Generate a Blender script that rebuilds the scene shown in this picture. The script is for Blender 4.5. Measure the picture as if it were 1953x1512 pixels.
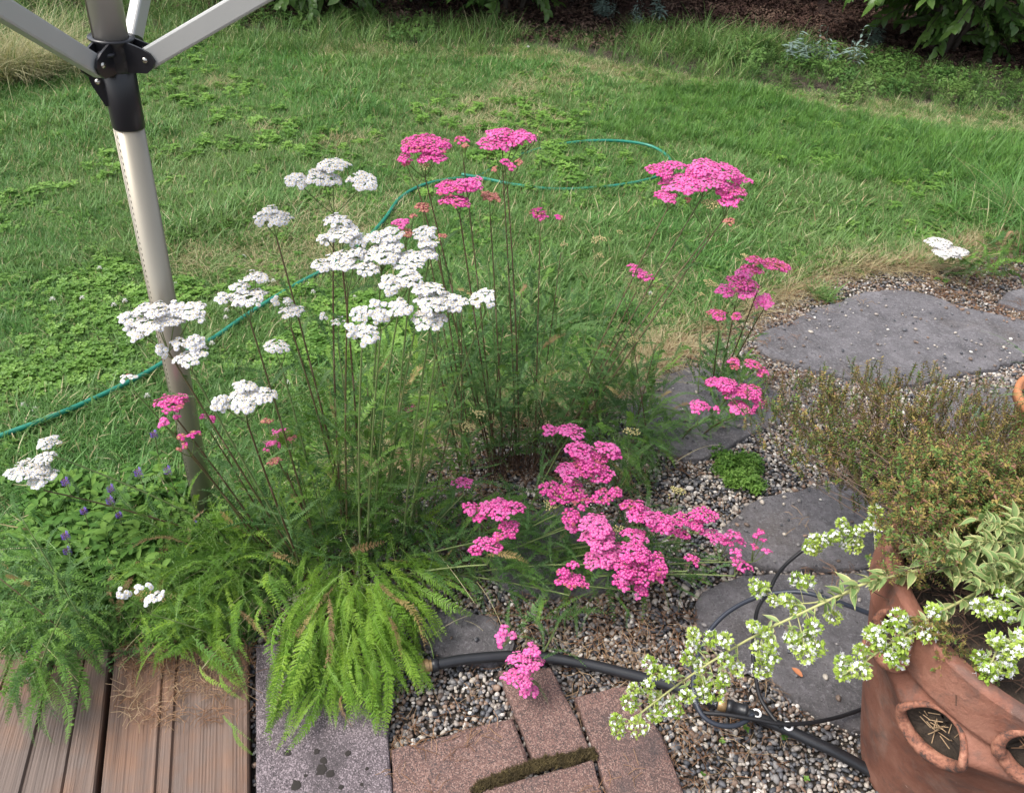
import bpy, math, random
import numpy as np
from mathutils import Vector, Matrix, Euler

for _o in list(bpy.data.objects): bpy.data.objects.remove(_o)
SC = bpy.context.scene
COL = SC.collection
PI = math.pi
rad = math.radians

# ------------------------------------------------------------------ camera, sky, sun, exposure
FPX = 1467.0; PITCH = rad(38.5); ROLL = rad(4.0); CAMH = 1.55
cam_d = bpy.data.cameras.new('camera'); cam = bpy.data.objects.new('camera', cam_d); COL.objects.link(cam)
cam.location = (0, 0, CAMH)
cam.rotation_euler = (Matrix.Rotation(PI/2-PITCH, 3, 'X') @ Matrix.Rotation(ROLL, 3, 'Z')).to_euler()
cam_d.sensor_fit = 'HORIZONTAL'; cam_d.sensor_width = 36.0; cam_d.lens = 36.0*FPX/1953.0
cam_d.clip_start = 0.02; cam_d.clip_end = 2000
SC.camera = cam
SUN_EL, SUN_AZ = 56.0, -104.0          # degrees; azimuth measured clockwise from the view direction (+Y)
W = bpy.data.worlds.new('World'); SC.world = W; W.use_nodes = True
nt = W.node_tree; bg = nt.nodes['Background']
sky = nt.nodes.new('ShaderNodeTexSky'); sky.sky_type = 'NISHITA'; sky.sun_disc = False
sky.sun_elevation = rad(SUN_EL); sky.sun_rotation = rad(SUN_AZ); sky.air_density = 1.0; sky.dust_density = 4.0
hs = nt.nodes.new('ShaderNodeHueSaturation'); hs.inputs['Saturation'].default_value = .45     # thin high cloud
nt.links.new(sky.outputs[0], hs.inputs['Color']); nt.links.new(hs.outputs[0], bg.inputs[0]); bg.inputs[1].default_value = 0.15
sd = bpy.data.lights.new('sun', 'SUN'); sd.energy = 1.35; sd.angle = rad(18); sd.color = (1.0, 0.95, 0.87)
sun = bpy.data.objects.new('sun', sd); COL.objects.link(sun)
_d = Vector((math.sin(rad(SUN_AZ))*math.cos(rad(SUN_EL)), math.cos(rad(SUN_AZ))*math.cos(rad(SUN_EL)), math.sin(rad(SUN_EL))))
sun.rotation_euler = _d.to_track_quat('Z', 'Y').to_euler(); sun.location = _d*30
SC.view_settings.view_transform = 'Standard'; SC.view_settings.look = 'None'
SC.view_settings.exposure = 1.12; SC.view_settings.gamma = 1.0; SC.view_settings.use_curve_mapping = False
SC.render.engine = 'CYCLES'
cy = SC.cycles; cy.max_bounces = 6; cy.diffuse_bounces = 3; cy.glossy_bounces = 2; cy.transmission_bounces = 3
cy.transparent_max_bounces = 4; cy.use_denoising = True; cy.caustics_reflective = False; cy.caustics_refractive = False
cy.sample_clamp_indirect = 6

# ------------------------------------------------------------------ the lens, so that real places can be worked out from the photograph's pixels
def _m(a, ax):
    return np.array(Matrix.Rotation(a, 3, ax))
RC = _m(PI/2-PITCH, 'X') @ _m(ROLL, 'Z')
CC = np.array([0, 0, CAMH])
def ray(x, y): return RC @ np.array([(x-976.5)/FPX, -(y-756)/FPX, -1.0])
def G(x, y, z=0.0):
    d = ray(x, y); return CC + d*((z-CAMH)/d[2])
def PY(x, y, Y):
    d = ray(x, y); return CC + d*(Y/d[1])
def proj(P):
    q = (np.atleast_2d(P)-CC) @ RC
    return 976.5+FPX*q[:, 0]/-q[:, 2], 756-FPX*q[:, 1]/-q[:, 2], -q[:, 2]
def GP(pts, z=0.0): return np.array([G(x, y, z) for x, y in pts])

# ------------------------------------------------------------------ object helpers
def tag(o, label=None, cat=None, group=None, kind=None):
    if label: o['label'] = label
    if cat: o['category'] = cat
    if group: o['group'] = group
    if kind: o['kind'] = kind
    return o
def empty(name, loc, label, cat, group=None):
    o = bpy.data.objects.new(name, None); COL.objects.link(o); o.location = loc
    o.empty_display_size = 0.02
    return tag(o, label, cat, group)
def mesh_from(V, Fc, mats, M=None, smooth=False, name='mesh'):
    me = bpy.data.meshes.new(name)
    me.from_pydata([tuple(v) for v in V], [], Fc)
    for m in mats: me.materials.append(m)
    if M is not None and len(mats) > 1: me.polygons.foreach_set('material_index', M)
    if smooth: me.polygons.foreach_set('use_smooth', [True]*len(me.polygons))
    me.update(); return me
class MB:
    def __init__(s): s.v = []; s.f = []; s.m = []; s.n = 0
    def add(s, V, Fc, m=0):
        V = np.asarray(V, float).reshape(-1, 3); k = s.n
        s.v.append(V); s.f.extend([tuple(i+k for i in f) for f in Fc])
        s.m.extend(m if isinstance(m, (list, tuple)) else [m]*len(Fc)); s.n += len(V)
    def box(s, c, h, m=0, rz=0):
        V = np.array([[x, y, z] for z in (-1, 1) for y in (-1, 1) for x in (-1, 1)], float)*np.array(h)
        if rz: V = V @ _m(rz, 'Z').T
        s.add(V+np.array(c), [(0, 2, 3, 1), (4, 5, 7, 6), (0, 1, 5, 4), (2, 6, 7, 3), (0, 4, 6, 2), (1, 3, 7, 5)], m)
    def tube(s, P, r, n=6, m=0, caps=True):
        P = np.asarray(P, float); k = len(P)
        r = np.broadcast_to(np.asarray(r, float), (k,))
        T = np.gradient(P, axis=0); T /= np.linalg.norm(T, axis=1)[:, None]+1e-12
        up = np.array([0, 0, 1.0]) if abs(T[0, 2]) < .9 else np.array([1.0, 0, 0])
        V = np.zeros((k, n, 3)); u = np.cross(up, T[0]); u /= np.linalg.norm(u)
        a = np.linspace(0, 2*PI, n, endpoint=False)
        for i in range(k):
            u = u - T[i]*np.dot(u, T[i]); u /= np.linalg.norm(u)+1e-12; w = np.cross(T[i], u)
            V[i] = P[i]+r[i]*(np.cos(a)[:, None]*u+np.sin(a)[:, None]*w)
        Fc = [(i*n+j, i*n+(j+1) % n, (i+1)*n+(j+1) % n, (i+1)*n+j) for i in range(k-1) for j in range(n)]
        if caps: Fc += [tuple(range(n-1, -1, -1)), tuple((k-1)*n+j for j in range(n))]
        s.add(V.reshape(-1, 3), Fc, m)
    def lathe(s, prof, c=(0, 0, 0), axis=None, n=24, m=0):
        # prof: list of (r, z); axis: unit vector (default up)
        a = np.linspace(0, 2*PI, n, endpoint=False)
        ax = np.array([0, 0, 1.0]) if axis is None else np.asarray(axis, float)/np.linalg.norm(axis)
        u = np.cross(ax, [0, 1.0, 0]); u /= np.linalg.norm(u); w = np.cross(ax, u)
        V = np.array([np.array(c)+ax*z+r*(math.cos(t)*u+math.sin(t)*w) for r, z in prof for t in a])
        k = len(prof)
        Fc = [(i*n+j, i*n+(j+1) % n, (i+1)*n+(j+1) % n, (i+1)*n+j) for i in range(k-1) for j in range(n)]
        s.add(V, Fc, m)
    def mesh(s, mats, smooth=False, name='mesh'):
        V = np.concatenate(s.v) if s.v else np.zeros((0, 3))
        return mesh_from(V, s.f, mats, s.m, smooth, name)
    def build(s, name, mats, parent=None, smooth=False, kind=None, off=None):
        if not isinstance(mats, (list, tuple)): mats = [mats]
        if off is not None: s.v = [v-np.array(off) for v in s.v]
        o = bpy.data.objects.new(name, s.mesh(mats, smooth, name)); COL.objects.link(o)
        if parent is not None: o.parent = parent
        if kind: o['kind'] = kind
        return o
def put(me, name, parent=None, loc=None, mat=None):
    o = bpy.data.objects.new(name, me); COL.objects.link(o)
    if parent is not None: o.parent = parent
    if loc is not None: o.location = loc
    if mat is not None: o.matrix_local = mat
    return o
def frame(a, b, roll=0.0, width=1.0, up=(0, 0, 1)):
    """matrix that takes the unit X axis to a->b, scaled to its length, Z as near up as it can be"""
    a = Vector(a); b = Vector(b); x = b-a; L = x.length; x.normalize()
    upv = Vector(up)
    if abs(x.dot(upv)) > .985: upv = Vector((0.3, -1, 0.1))
    y = upv.cross(x).normalized(); z = x.cross(y)
    q = Matrix.Rotation(roll, 3, x); y = q @ y; z = q @ z
    m = Matrix(((x.x*L, y.x*L*width, z.x*L, a.x), (x.y*L, y.y*L*width, z.y*L, a.y), (x.z*L, y.z*L*width, z.z*L, a.z), (0, 0, 0, 1)))
    return m
def inpoly(P, poly):
    x, y = P[:, 0], P[:, 1]; r = np.zeros(len(P), bool); n = len(poly)
    for i in range(n):
        x1, y1 = poly[i][:2]; x2, y2 = poly[(i+1) % n][:2]
        c = ((y1 > y) != (y2 > y)) & (x < (x2-x1)*(y-y1)/((y2-y1) if y2 != y1 else 1e-9)+x1)
        r ^= c
    return r
_nr = np.random.default_rng(5)
_K = [( _nr.normal(0, 1, (10, 2)), _nr.uniform(0, 2*PI, 10)) for _ in range(8)]
def wnoise(P, scale, k=0):
    """smooth world noise about -1..1"""
    K, ph = _K[k]; s = np.zeros(len(P))
    for i in range(10): s += np.sin((P[:, :2] @ K[i])*scale+ph[i])
    return s/3.2
def smooth_path(P, n=60):
    P = np.asarray(P, float); k = len(P); out = []
    ext = np.vstack([2*P[0]-P[1], P, 2*P[-1]-P[-2]])
    per = max(2, n//(k-1))
    for i in range(k-1):
        p0, p1, p2, p3 = ext[i:i+4]
        for t in np.linspace(0, 1, per, endpoint=False):
            out.append(.5*((2*p1)+(-p0+p2)*t+(2*p0-5*p1+4*p2-p3)*t*t+(-p0+3*p1-3*p2+p3)*t**3))
    out.append(P[-1]); return np.array(out)

# ------------------------------------------------------------------ scattering with geometry nodes (only for what nobody could count)
def scatter(name, P, rot, scl, idx, sources, parent=None, kind='stuff', label=None, cat=None):
    col = bpy.data.collections.new(name+'_sources')
    for i, me in enumerate(sources):
        col.objects.link(bpy.data.objects.new('%s_source_%02d' % (name, i), me))
    n = len(P)
    me = bpy.data.meshes.new(name); me.vertices.add(n); me.vertices.foreach_set('co', np.asarray(P, np.float32).ravel())
    a = me.attributes.new('rot', 'FLOAT_VECTOR', 'POINT'); a.data.foreach_set('vector', np.asarray(rot, np.float32).ravel())
    scl = np.asarray(scl, np.float32)
    if scl.ndim == 1: scl = np.repeat(scl[:, None], 3, 1)
    a = me.attributes.new('scl', 'FLOAT_VECTOR', 'POINT'); a.data.foreach_set('vector', scl.ravel())
    a = me.attributes.new('idx', 'INT', 'POINT'); a.data.foreach_set('value', np.asarray(idx, np.int32))
    me.update()
    o = put(me, name, parent); tag(o, label, cat, None, kind)
    g = bpy.data.node_groups.new(name+'_nodes', 'GeometryNodeTree')
    g.interface.new_socket('Geometry', in_out='INPUT', socket_type='NodeSocketGeometry')
    g.interface.new_socket('Geometry', in_out='OUTPUT', socket_type='NodeSocketGeometry')
    N = g.nodes; L = g.links
    gi = N.new('NodeGroupInput'); go = N.new('NodeGroupOutput'); ip = N.new('GeometryNodeInstanceOnPoints')
    ci = N.new('GeometryNodeCollectionInfo'); ci.inputs['Collection'].default_value = col
    ci.inputs['Separate Children'].default_value = True; ci.inputs['Reset Children'].default_value = True
    def na(nm, dt):
        q = N.new('GeometryNodeInputNamedAttribute'); q.data_type = dt; q.inputs['Name'].default_value = nm; return q.outputs['Attribute']
    er = N.new('FunctionNodeEulerToRotation')
    L.new(na('rot', 'FLOAT_VECTOR'), er.inputs[0]); L.new(er.outputs[0], ip.inputs['Rotation'])
    L.new(na('scl', 'FLOAT_VECTOR'), ip.inputs['Scale']); L.new(na('idx', 'INT'), ip.inputs['Instance Index'])
    ip.inputs['Pick Instance'].default_value = True
    L.new(gi.outputs[0], ip.inputs['Points']); L.new(ci.outputs[0], ip.inputs['Instance']); L.new(ip.outputs[0], go.inputs[0])
    md = o.modifiers.new('scatter', 'NODES'); md.node_group = g
    return o

# ------------------------------------------------------------------ materials
def mat(name):
    m = bpy.data.materials.new(name); m.use_nodes = True; t = m.node_tree
    return m, t, t.nodes['Principled BSDF'], t.nodes['Material Output']
def mixc(t, fac, a, b, mode='MIX'):
    n = t.nodes.new('ShaderNodeMix'); n.data_type = 'RGBA'; n.blend_type = mode
    for s, v in ((0, fac), (6, a), (7, b)):
        if hasattr(v, 'is_linked') or hasattr(v, 'links'): t.links.new(v, n.inputs[s])
        elif s == 0: n.inputs[0].default_value = v
        else: n.inputs[s].default_value = (*v, 1)
    return n.outputs[2]
def noise(t, scale, detail=4, rough=.6, vec=None, dist=0):
    n = t.nodes.new('ShaderNodeTexNoise'); n.inputs['Scale'].default_value = scale; n.inputs['Detail'].default_value = detail
    n.inputs['Roughness'].default_value = rough; n.inputs['Distortion'].default_value = dist
    if vec is not None: t.links.new(vec, n.inputs['Vector'])
    return n.outputs[0]
def ramp(t, fac, stops, interp='LINEAR'):
    n = t.nodes.new('ShaderNodeValToRGB'); e = n.color_ramp.elements; n.color_ramp.interpolation = interp
    while len(e) < len(stops): e.new(.5)
    for k, (p, c) in enumerate(stops): e[k].position = p; e[k].color = (*c, 1) if len(c) == 3 else c
    t.links.new(fac, n.inputs[0]); return n.outputs[0]
def gpos(t): return t.nodes.new('ShaderNodeNewGeometry').outputs['Position']
def opos(t): return t.nodes.new('ShaderNodeTexCoord').outputs['Object']
def orand(t): return t.nodes.new('ShaderNodeObjectInfo').outputs['Random']
def bump(t, b, h, strength=.4, dist=.005):
    n = t.nodes.new('ShaderNodeBump'); n.inputs['Strength'].default_value = strength; n.inputs['Distance'].default_value = dist
    t.links.new(h, n.inputs['Height']); t.links.new(n.outputs[0], b.inputs['Normal'])
def plain(name, c, rough=.6, metal=0.0, var=.0, vs=30):
    m, t, b, o = mat(name); b.inputs['Roughness'].default_value = rough; b.inputs['Metallic'].default_value = metal
    if var:
        cc = mixc(t, noise(t, vs, 5, .6, gpos(t)), tuple(x*(1-var) for x in c), tuple(min(1, x*(1+var)) for x in c))
        t.links.new(cc, b.inputs['Base Color'])
    else: b.inputs['Base Color'].default_value = (*c, 1)
    return m
def leafy(name, cols, rough=.5, trans=.35, patch=None, patch_scale=1.3, tcol=None, spec=.35):
    """thin foliage: the colour varies from one leaf (object or instance) to the next and, with patch, from place to place"""
    m, t, b, o = mat(name)
    k = len(cols); c = ramp(t, orand(t), [(i/(k-1), q) for i, q in enumerate(cols)])
    if patch:
        f = ramp(t, noise(t, patch_scale, 4, .65, gpos(t)), [(.42, (0, 0, 0)), (.66, (1, 1, 1))])
        c = mixc(t, f, c, patch)
    b.inputs['Roughness'].default_value = rough; b.inputs['Specular IOR Level'].default_value = spec
    t.links.new(c, b.inputs['Base Color'])
    tr = t.nodes.new('ShaderNodeBsdfTranslucent'); mx = t.nodes.new('ShaderNodeMixShader'); mx.inputs[0].default_value = trans
    c2 = mixc(t, 1.0, c, tcol or (1.0, 1.0, .6), 'MULTIPLY'); br = t.nodes.new('ShaderNodeBrightContrast'); 
    t.links.new(c2, br.inputs[0]); br.inputs[1].default_value = .03
    t.links.new(br.outputs[0], tr.inputs[0])
    t.links.new(b.outputs[0], mx.inputs[1]); t.links.new(tr.outputs[0], mx.inputs[2]); t.links.new(mx.outputs[0], o.inputs[0])
    return m
# ================================================================== ground, lawn, gravel
M_soil, t, b, o = mat('soil')
t.links.new(ramp(t, noise(t, 40, 8, .7, gpos(t)), [(.3, (.018, .012, .008)), (.55, (.05, .035, .024)), (.75, (.11, .08, .055))]), b.inputs['Base Color'])
b.inputs['Roughness'].default_value = .95; bump(t, b, noise(t, 120, 6, .7, gpos(t)), .8, .01)
M_thatch, t, b, o = mat('lawn_thatch')
c = ramp(t, noise(t, 60, 8, .75, gpos(t)), [(.3, (.035, .06, .015)), (.5, (.08, .12, .03)), (.7, (.19, .19, .075))])
c = mixc(t, ramp(t, noise(t, 1.1, 4, .6, gpos(t)), [(.5, (0, 0, 0)), (.75, (1, 1, 1))]), c, (.17, .17, .075))
t.links.new(c, b.inputs['Base Color']); b.inputs['Roughness'].default_value = .9; bump(t, b, noise(t, 200, 5, .7, gpos(t)), .8, .01)
M_bed, t, b, o = mat('gravel_bed')
t.links.new(ramp(t, noise(t, 90, 6, .7, gpos(t)), [(.35, (.02, .017, .014)), (.6, (.07, .058, .046)), (.8, (.14, .11, .09))]), b.inputs['Base Color'])
b.inputs['Roughness'].default_value = .9; bump(t, b, noise(t, 160, 4, .6, gpos(t)), .9, .01)
M_mulch, t, b, o = mat('mulch')
t.links.new(ramp(t, noise(t, 30, 8, .75, gpos(t)), [(.35, (.02, .010, .008)), (.55, (.06, .028, .02)), (.72, (.16, .09, .065))]), b.inputs['Base Color'])
b.inputs['Roughness'].default_value = .95; bump(t, b, noise(t, 60, 6, .7, gpos(t)), 1, .03)

g = MB(); n = 1; g.add([(-400, -400, -.01), (400, -400, -.01), (400, 400, -.01), (-400, 400, -.01)], [(0, 1, 2, 3)])
tag(g.build('ground', M_soil), kind='structure')

LAWN_EDGE_PX = [(470, 1236), (500, 1190), (600, 1060), (660, 930), (760, 860), (900, 800), (1060, 780), (1180, 740), (1240, 690), (1290, 660), (1400, 600),
                (1480, 560), (1560, 525), (1650, 512), (1740, 510), (1800, 500), (1850, 478), (1900, 468), (1990, 462), (2200, 452)]
le = GP(LAWN_EDGE_PX)
far = GP([(2300, 245), (1953, 222), (1700, 195), (1500, 180), (1300, 145), (1000, 92), (700, 92), (450, 62), (200, 58), (0, 50), (-250, 40)])
near_left = np.array([G(-700, 1244), G(470, 1237)])
lawn_poly = [tuple(p) for p in le] + [(9.5, 4.2, 0)] + [tuple(p) for p in far] + [(-8, 5.0, 0), (-6.0, 1.2, 0)] + [tuple(near_left[0])]
LAWN = np.array(lawn_poly)
def sheet(name, poly, z, m):
    import bmesh
    bm = bmesh.new(); vs = [bm.verts.new((p[0], p[1], z)) for p in poly]; bm.faces.new(vs)
    bmesh.ops.triangulate(bm, faces=bm.faces[:])
    for f in bm.faces:
        f.normal_update()
        if f.normal.z < 0: f.normal_flip()
    me = bpy.data.meshes.new(name); bm.to_mesh(me); bm.free(); me.materials.append(m)
    return tag(put(me, name), kind='structure')
sheet('lawn_ground', lawn_poly, 0.002, M_thatch)
grav_poly = [tuple(p) for p in le] + [(9.5, 4.0, 0), (9.5, -1.2, 0), (-.55, -1.2, 0), tuple(G(487, 1530))]
GRAV = np.array(grav_poly)
sheet('gravel_bed', grav_poly, -0.003, M_bed)

# ---- grass sources
def blade(mb, x, y, h, w, az, lean, curl, m=0, seg=3, tw=0.0):
    d = np.array([math.cos(az), math.sin(az)]); s = np.array([-math.sin(az+tw), math.cos(az+tw)])
    V = []; Fc = []
    for i in range(seg+1):
        u = i/seg; r = h*(lean*u+curl*u*u); z = h*(u-.35*curl*u*u)
        ww = w*.5*(1-u**1.6)+.0002
        p = np.array([x, y])+d*r
        V += [(p[0]-s[0]*ww, p[1]-s[1]*ww, z), (p[0]+s[0]*ww, p[1]+s[1]*ww, z)]
    for i in range(seg): Fc.append((2*i, 2*i+1, 2*i+3, 2*i+2))
    mb.add(V, Fc, m)
def tuft(n, R, h0, h1, w, lean, curl, rng, mats, straw=.0, seg=3):
    mb = MB()
    for i in range(n):
        a = rng.uniform(0, 2*PI); r = R*math.sqrt(rng.random())
        blade(mb, r*math.cos(a), r*math.sin(a), rng.uniform(h0, h1), w*rng.uniform(.7, 1.2), rng.uniform(0, 2*PI), rng.uniform(0, lean), rng.uniform(.1, curl),
              1 if rng.random() < straw else 0, seg)
    return mb.mesh(mats, False, 'tuft')
M_grass = leafy('grass_blades', [(.062, .165, .036), (.105, .245, .056), (.165, .325, .085)], .45, .38, (.165, .27, .085), 1.0)
M_shade_grass = leafy('tall_shade_grass', [(.055, .15, .028), (.09, .21, .036), (.13, .27, .046)], .45, .3)  # longer grass, its darker green carrying the tree shade on the far lawn
M_straw = leafy('dry_grass', [(.30, .24, .12), (.42, .36, .20), (.50, .45, .28)], .7, .2)
M_weed = leafy('broadleaf_weed', [(.085, .19, .032), (.14, .28, .05), (.21, .36, .075)], .45, .38, None)
M_clover = leafy('clover_leaves', [(.085, .195, .028), (.14, .28, .045), (.21, .37, .07)], .5, .38)
rg = random.Random(3)
S_fine = [tuft(28, .028, .022, .055, .0026, .8, .9, rg, [M_grass, M_straw], .07) for _ in range(5)]
S_long = [tuft(22, .03, .035, .08, .0054, .9, 1.0, rg, [M_grass, M_straw], .07) for _ in range(3)]
S_shade_grass = [tuft(34, .034, .05, .10, .0034, .5, .9, rg, [M_shade_grass, M_straw], .03) for _ in range(3)]
S_straw = [tuft(22, .035, .02, .06, .0022, 1.6, 1.2, rg, [M_straw, M_grass], .3) for _ in range(3)]
def lance(mb, x, y, z, az, el, L, Wd, droop, m=0, seg=4, cup=.25):
    """one lance-shaped leaf with a midrib fold"""
    d = np.array([math.cos(az), math.sin(az)]); s = np.array([-d[1], d[0]]); V = []; Fc = []
    for i in range(seg+1):
        u = i/seg; ww = Wd*.5*(math.sin(PI*min(1, .06+.94*u))**.8)+.0003
        r = L*u*math.cos(el); zz = z+L*u*math.sin(el)-droop*L*u*u
        c = np.array([x, y])+d*r
        V += [(c[0]-s[0]*ww, c[1]-s[1]*ww, zz+ww*cup), (c[0], c[1], zz), (c[0]+s[0]*ww, c[1]+s[1]*ww, zz+ww*cup)]
    for i in range(seg):
        k = 3*i; Fc += [(k, k+1, k+4, k+3), (k+1, k+2, k+5, k+4)]
    mb.add(V, Fc, m)
def rosette(rng, n, L, Wd, mats):
    mb = MB()
    for i in range(n):
        lance(mb, 0, 0, .003, rng.uniform(0, 2*PI), rng.uniform(.2, .75), L*rng.uniform(.6, 1.1), Wd*rng.uniform(.7, 1.2), rng.uniform(.2, .6))
    return mb.mesh(mats, True, 'rosette')
S_ros = [rosette(rg, 10, .062, .013, [M_weed]) for _ in range(3)] + [rosette(rg, 9, .08, .020, [M_weed]) for _ in range(2)]
def clovers(rng, n, R, mats):
    mb = MB()
    for i in range(n):
        a = rng.uniform(0, 2*PI); r = R*math.sqrt(rng.random()); x, y = r*math.cos(a), r*math.sin(a); h = rng.uniform(.012, .042)
        mb.tube([(x*.8, y*.8, 0), (x, y, h)], .0006, 3, 0, False)
        a0 = rng.uniform(0, 2*PI); tl = rng.uniform(-.3, .5); sz = rng.uniform(.010, .017)
        for k in range(3):
            az = a0+k*2*PI/3; d = np.array([math.cos(az), math.sin(az)]); s = np.array([-d[1], d[0]]); V = [(x, y, h)]
            for (u, w) in ((.45, -.42), (.85, -.46), (1.0, -.2), (.93, 0), (1.0, .2), (.85, .46), (.45, .42)):
                p = np.array([x, y])+d*u*sz+s*w*sz; V.append((p[0], p[1], h+tl*u*sz*.5+abs(w)*sz*.35))
            mb.add(V, [(0, 1, 2, 3, 4), (0, 4, 5, 6, 7)])
    return mb.mesh(mats, False, 'clover')
S_clo = [clovers(rg, 22, .035, [M_clover]) for _ in range(4)]
def herb(rng, n, R, h, L, Wd, mats):
    mb = MB()
    for i in range(n):
        a = rng.uniform(0, 2*PI); r = R*math.sqrt(rng.random()); x, y = r*math.cos(a), r*math.sin(a); hh = h*rng.uniform(.4, 1)
        mb.tube([(x*.6, y*.6, 0), (x, y, hh)], .0009, 3, 0, False)
        for k in range(4): lance(mb, x, y, hh*rng.uniform(.5, 1), rng.uniform(0, 2*PI), rng.uniform(-.1, .6), L*rng.uniform(.6, 1.1), Wd*rng.uniform(.7, 1.1), .3, 0, 3)
    return mb.mesh(mats, True, 'herb')
S_herb = [herb(rg, 9, .04, .035, .028, .011, [M_weed]) for _ in range(3)]

# ---- lawn points
R2 = np.random.default_rng(11)
def grid_pts(x0, x1, y0, y1, s):
    X, Y = np.meshgrid(np.arange(x0, x1, s), np.arange(y0, y1, s)); P = np.stack([X.ravel(), Y.ravel()], 1)
    return P+R2.uniform(-.5, .5, P.shape)*s
def view_mask(P, mx=160, my=140):
    u, v, z = proj(np.c_[P, np.zeros(len(P))]); return (u > -mx) & (u < 1953+mx) & (v > -my) & (v < 1512+my) & (z > 0)
P = np.concatenate([grid_pts(-3.2, 4.2, .7, 3.2, .021), grid_pts(-6, 7.5, 3.2, 9.2, .034)])
P = P[inpoly(P, LAWN) & view_mask(P)]
u, v, _z = proj(np.c_[P, np.zeros(len(P))]); UV = np.stack([u, v], 1)
clover_zone = inpoly(UV, [(-200, 450), (60, 430), (250, 520), (420, 560), (520, 560), (640, 560), (780, 600), (790, 690), (600, 700), (430, 720), (330, 690), (250, 725), (100, 770), (-200, 830)])
tree_shade_zone = inpoly(UV+np.stack([wnoise(P, 3, 1)*30, wnoise(P, 3, 2)*22], 1), [(1230, 175), (1500, 205), (1800, 250), (2300, 280), (2300, 400), (1953, 375), (1700, 345), (1450, 320), (1250, 270), (1120, 210)])
edge_zone = inpoly(UV, [(1560, 440), (1760, 440), (1860, 380), (2200, 340), (2200, 480), (1850, 490), (1700, 515), (1500, 560), (1400, 600), (1380, 560)])
n1, n2, n3 = wnoise(P, 1.6, 3), wnoise(P, 4.5, 4), wnoise(P, 2.3, 5)
rr = R2.random(len(P))
kind = np.zeros(len(P), int)                                     # 0 fine 1 long 2 longer, tree shade in its colour 3 straw 4 rosette 5 clover 6 herb
kind[(n1+.5*n2 > .1) & (rr < .45)] = 1
kind[(rr > .95)] = 6
kind[(n3+.6*n2 < -.9) & (rr < .35)] = 3
far_edge = inpoly(UV, [(600, 60), (2300, 200), (2300, 300), (1953, 262), (1700, 232), (1500, 215), (1300, 182), (1000, 118), (600, 118)])
kind[far_edge & (rr < .45)] = 3
kind[(n2 > -.1) & (rr > .90) & (rr < .96)] = 4
kind[(n2-n3 > 1.0) & (rr > .88)] = 4
kind[(n1 < -.2) & (n2 < .2) & (rr > .86)] = 5
kind[(n1 > .2) & (rr > .955)] = 6
kind[tree_shade_zone & (rr < .42)] = 2
kind[tree_shade_zone & (rr > .97)] = 4
cz = clover_zone & (wnoise(P, 3.1, 6)+rr*1.2 > .0)
kind[cz] = np.where(rr[cz] < .34, 5, np.where(rr[cz] < .46, 6, np.where(rr[cz] < .52, 4, 0)))
kind[edge_zone & (rr < .35)] = np.where(rr[edge_zone & (rr < .35)] < .17, 6, 4)
kind[edge_zone & (rr > .8)] = 1
keep = ~((kind == 0) & (n3 < -.6) & (R2.random(len(P)) < .4))
P, kind = P[keep], kind[keep]
fam = [S_fine, S_long, S_shade_grass, S_straw, S_ros, S_clo, S_herb]; offs = np.cumsum([0]+[len(f) for f in fam]); srcs = sum(fam, [])
def scat_kinds(name, kinds, label=None):
    m = np.isin(kind, kinds); Q = P[m]; kk = kind[m]; n = len(Q)
    ids = np.zeros(n, int); s0 = []; base = {}
    for k in kinds: base[k] = len(s0); s0 += fam[k]
    for k in kinds:
        q = kk == k; ids[q] = base[k]+R2.integers(0, len(fam[k]), q.sum())
    sc = R2.uniform(.75, 1.25, n)*(1+.25*wnoise(Q, 2.0, 7)); 
    rot = np.stack([R2.normal(0, .08, n), R2.normal(0, .08, n), R2.uniform(0, 2*PI, n)], 1)
    scatter(name, np.c_[Q, np.full(n, .002)], rot, np.clip(sc, .5, 1.6), ids, s0, None, 'stuff')
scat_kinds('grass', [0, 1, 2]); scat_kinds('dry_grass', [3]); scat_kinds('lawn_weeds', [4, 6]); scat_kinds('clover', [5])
print('lawn instances', len(P))

# ---- stepping stones
M_basalt, t, b, o = mat('basalt')
pos = gpos(t)
c = ramp(t, noise(t, 9, 8, .7, pos, .6), [(.3, (.11, .104, .112)), (.5, (.185, .175, .187)), (.72, (.30, .285, .30))])
c = mixc(t, ramp(t, noise(t, 6, 8, .75, pos), [(.5, (0, 0, 0)), (.62, (.6, .6, .6))]), c, (.10, .094, .097))
c = mixc(t, ramp(t, noise(t, 2.2, 7, .7, pos), [(.55, (0, 0, 0)), (.72, (.8, .8, .8))]), c, (.13, .105, .09))
c = mixc(t, ramp(t, noise(t, 220, 4, .75, pos), [(.57, (0, 0, 0)), (.66, (.8, .8, .8))]), c, (.30, .28, .28))
c = mixc(t, ramp(t, noise(t, 120, 5, .75, pos), [(.58, (0, 0, 0)), (.66, (.8, .8, .8))]), c, (.05, .045, .045))
c = mixc(t, ramp(t, noise(t, 95, 9, .8, pos, .3), [(.53, (0, 0, 0)), (.60, (.75, .75, .75))]), c, (.33, .315, .33))
c = mixc(t, ramp(t, noise(t, 70, 8, .8, pos), [(.36, (.8, .8, .8)), (.44, (0, 0, 0))]), c, (.075, .07, .073))
t.links.new(c, b.inputs['Base Color']); b.inputs['Roughness'].default_value = .85
bump(t, b, noise(t, 50, 12, .85, pos), 1.0, .02)
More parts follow.
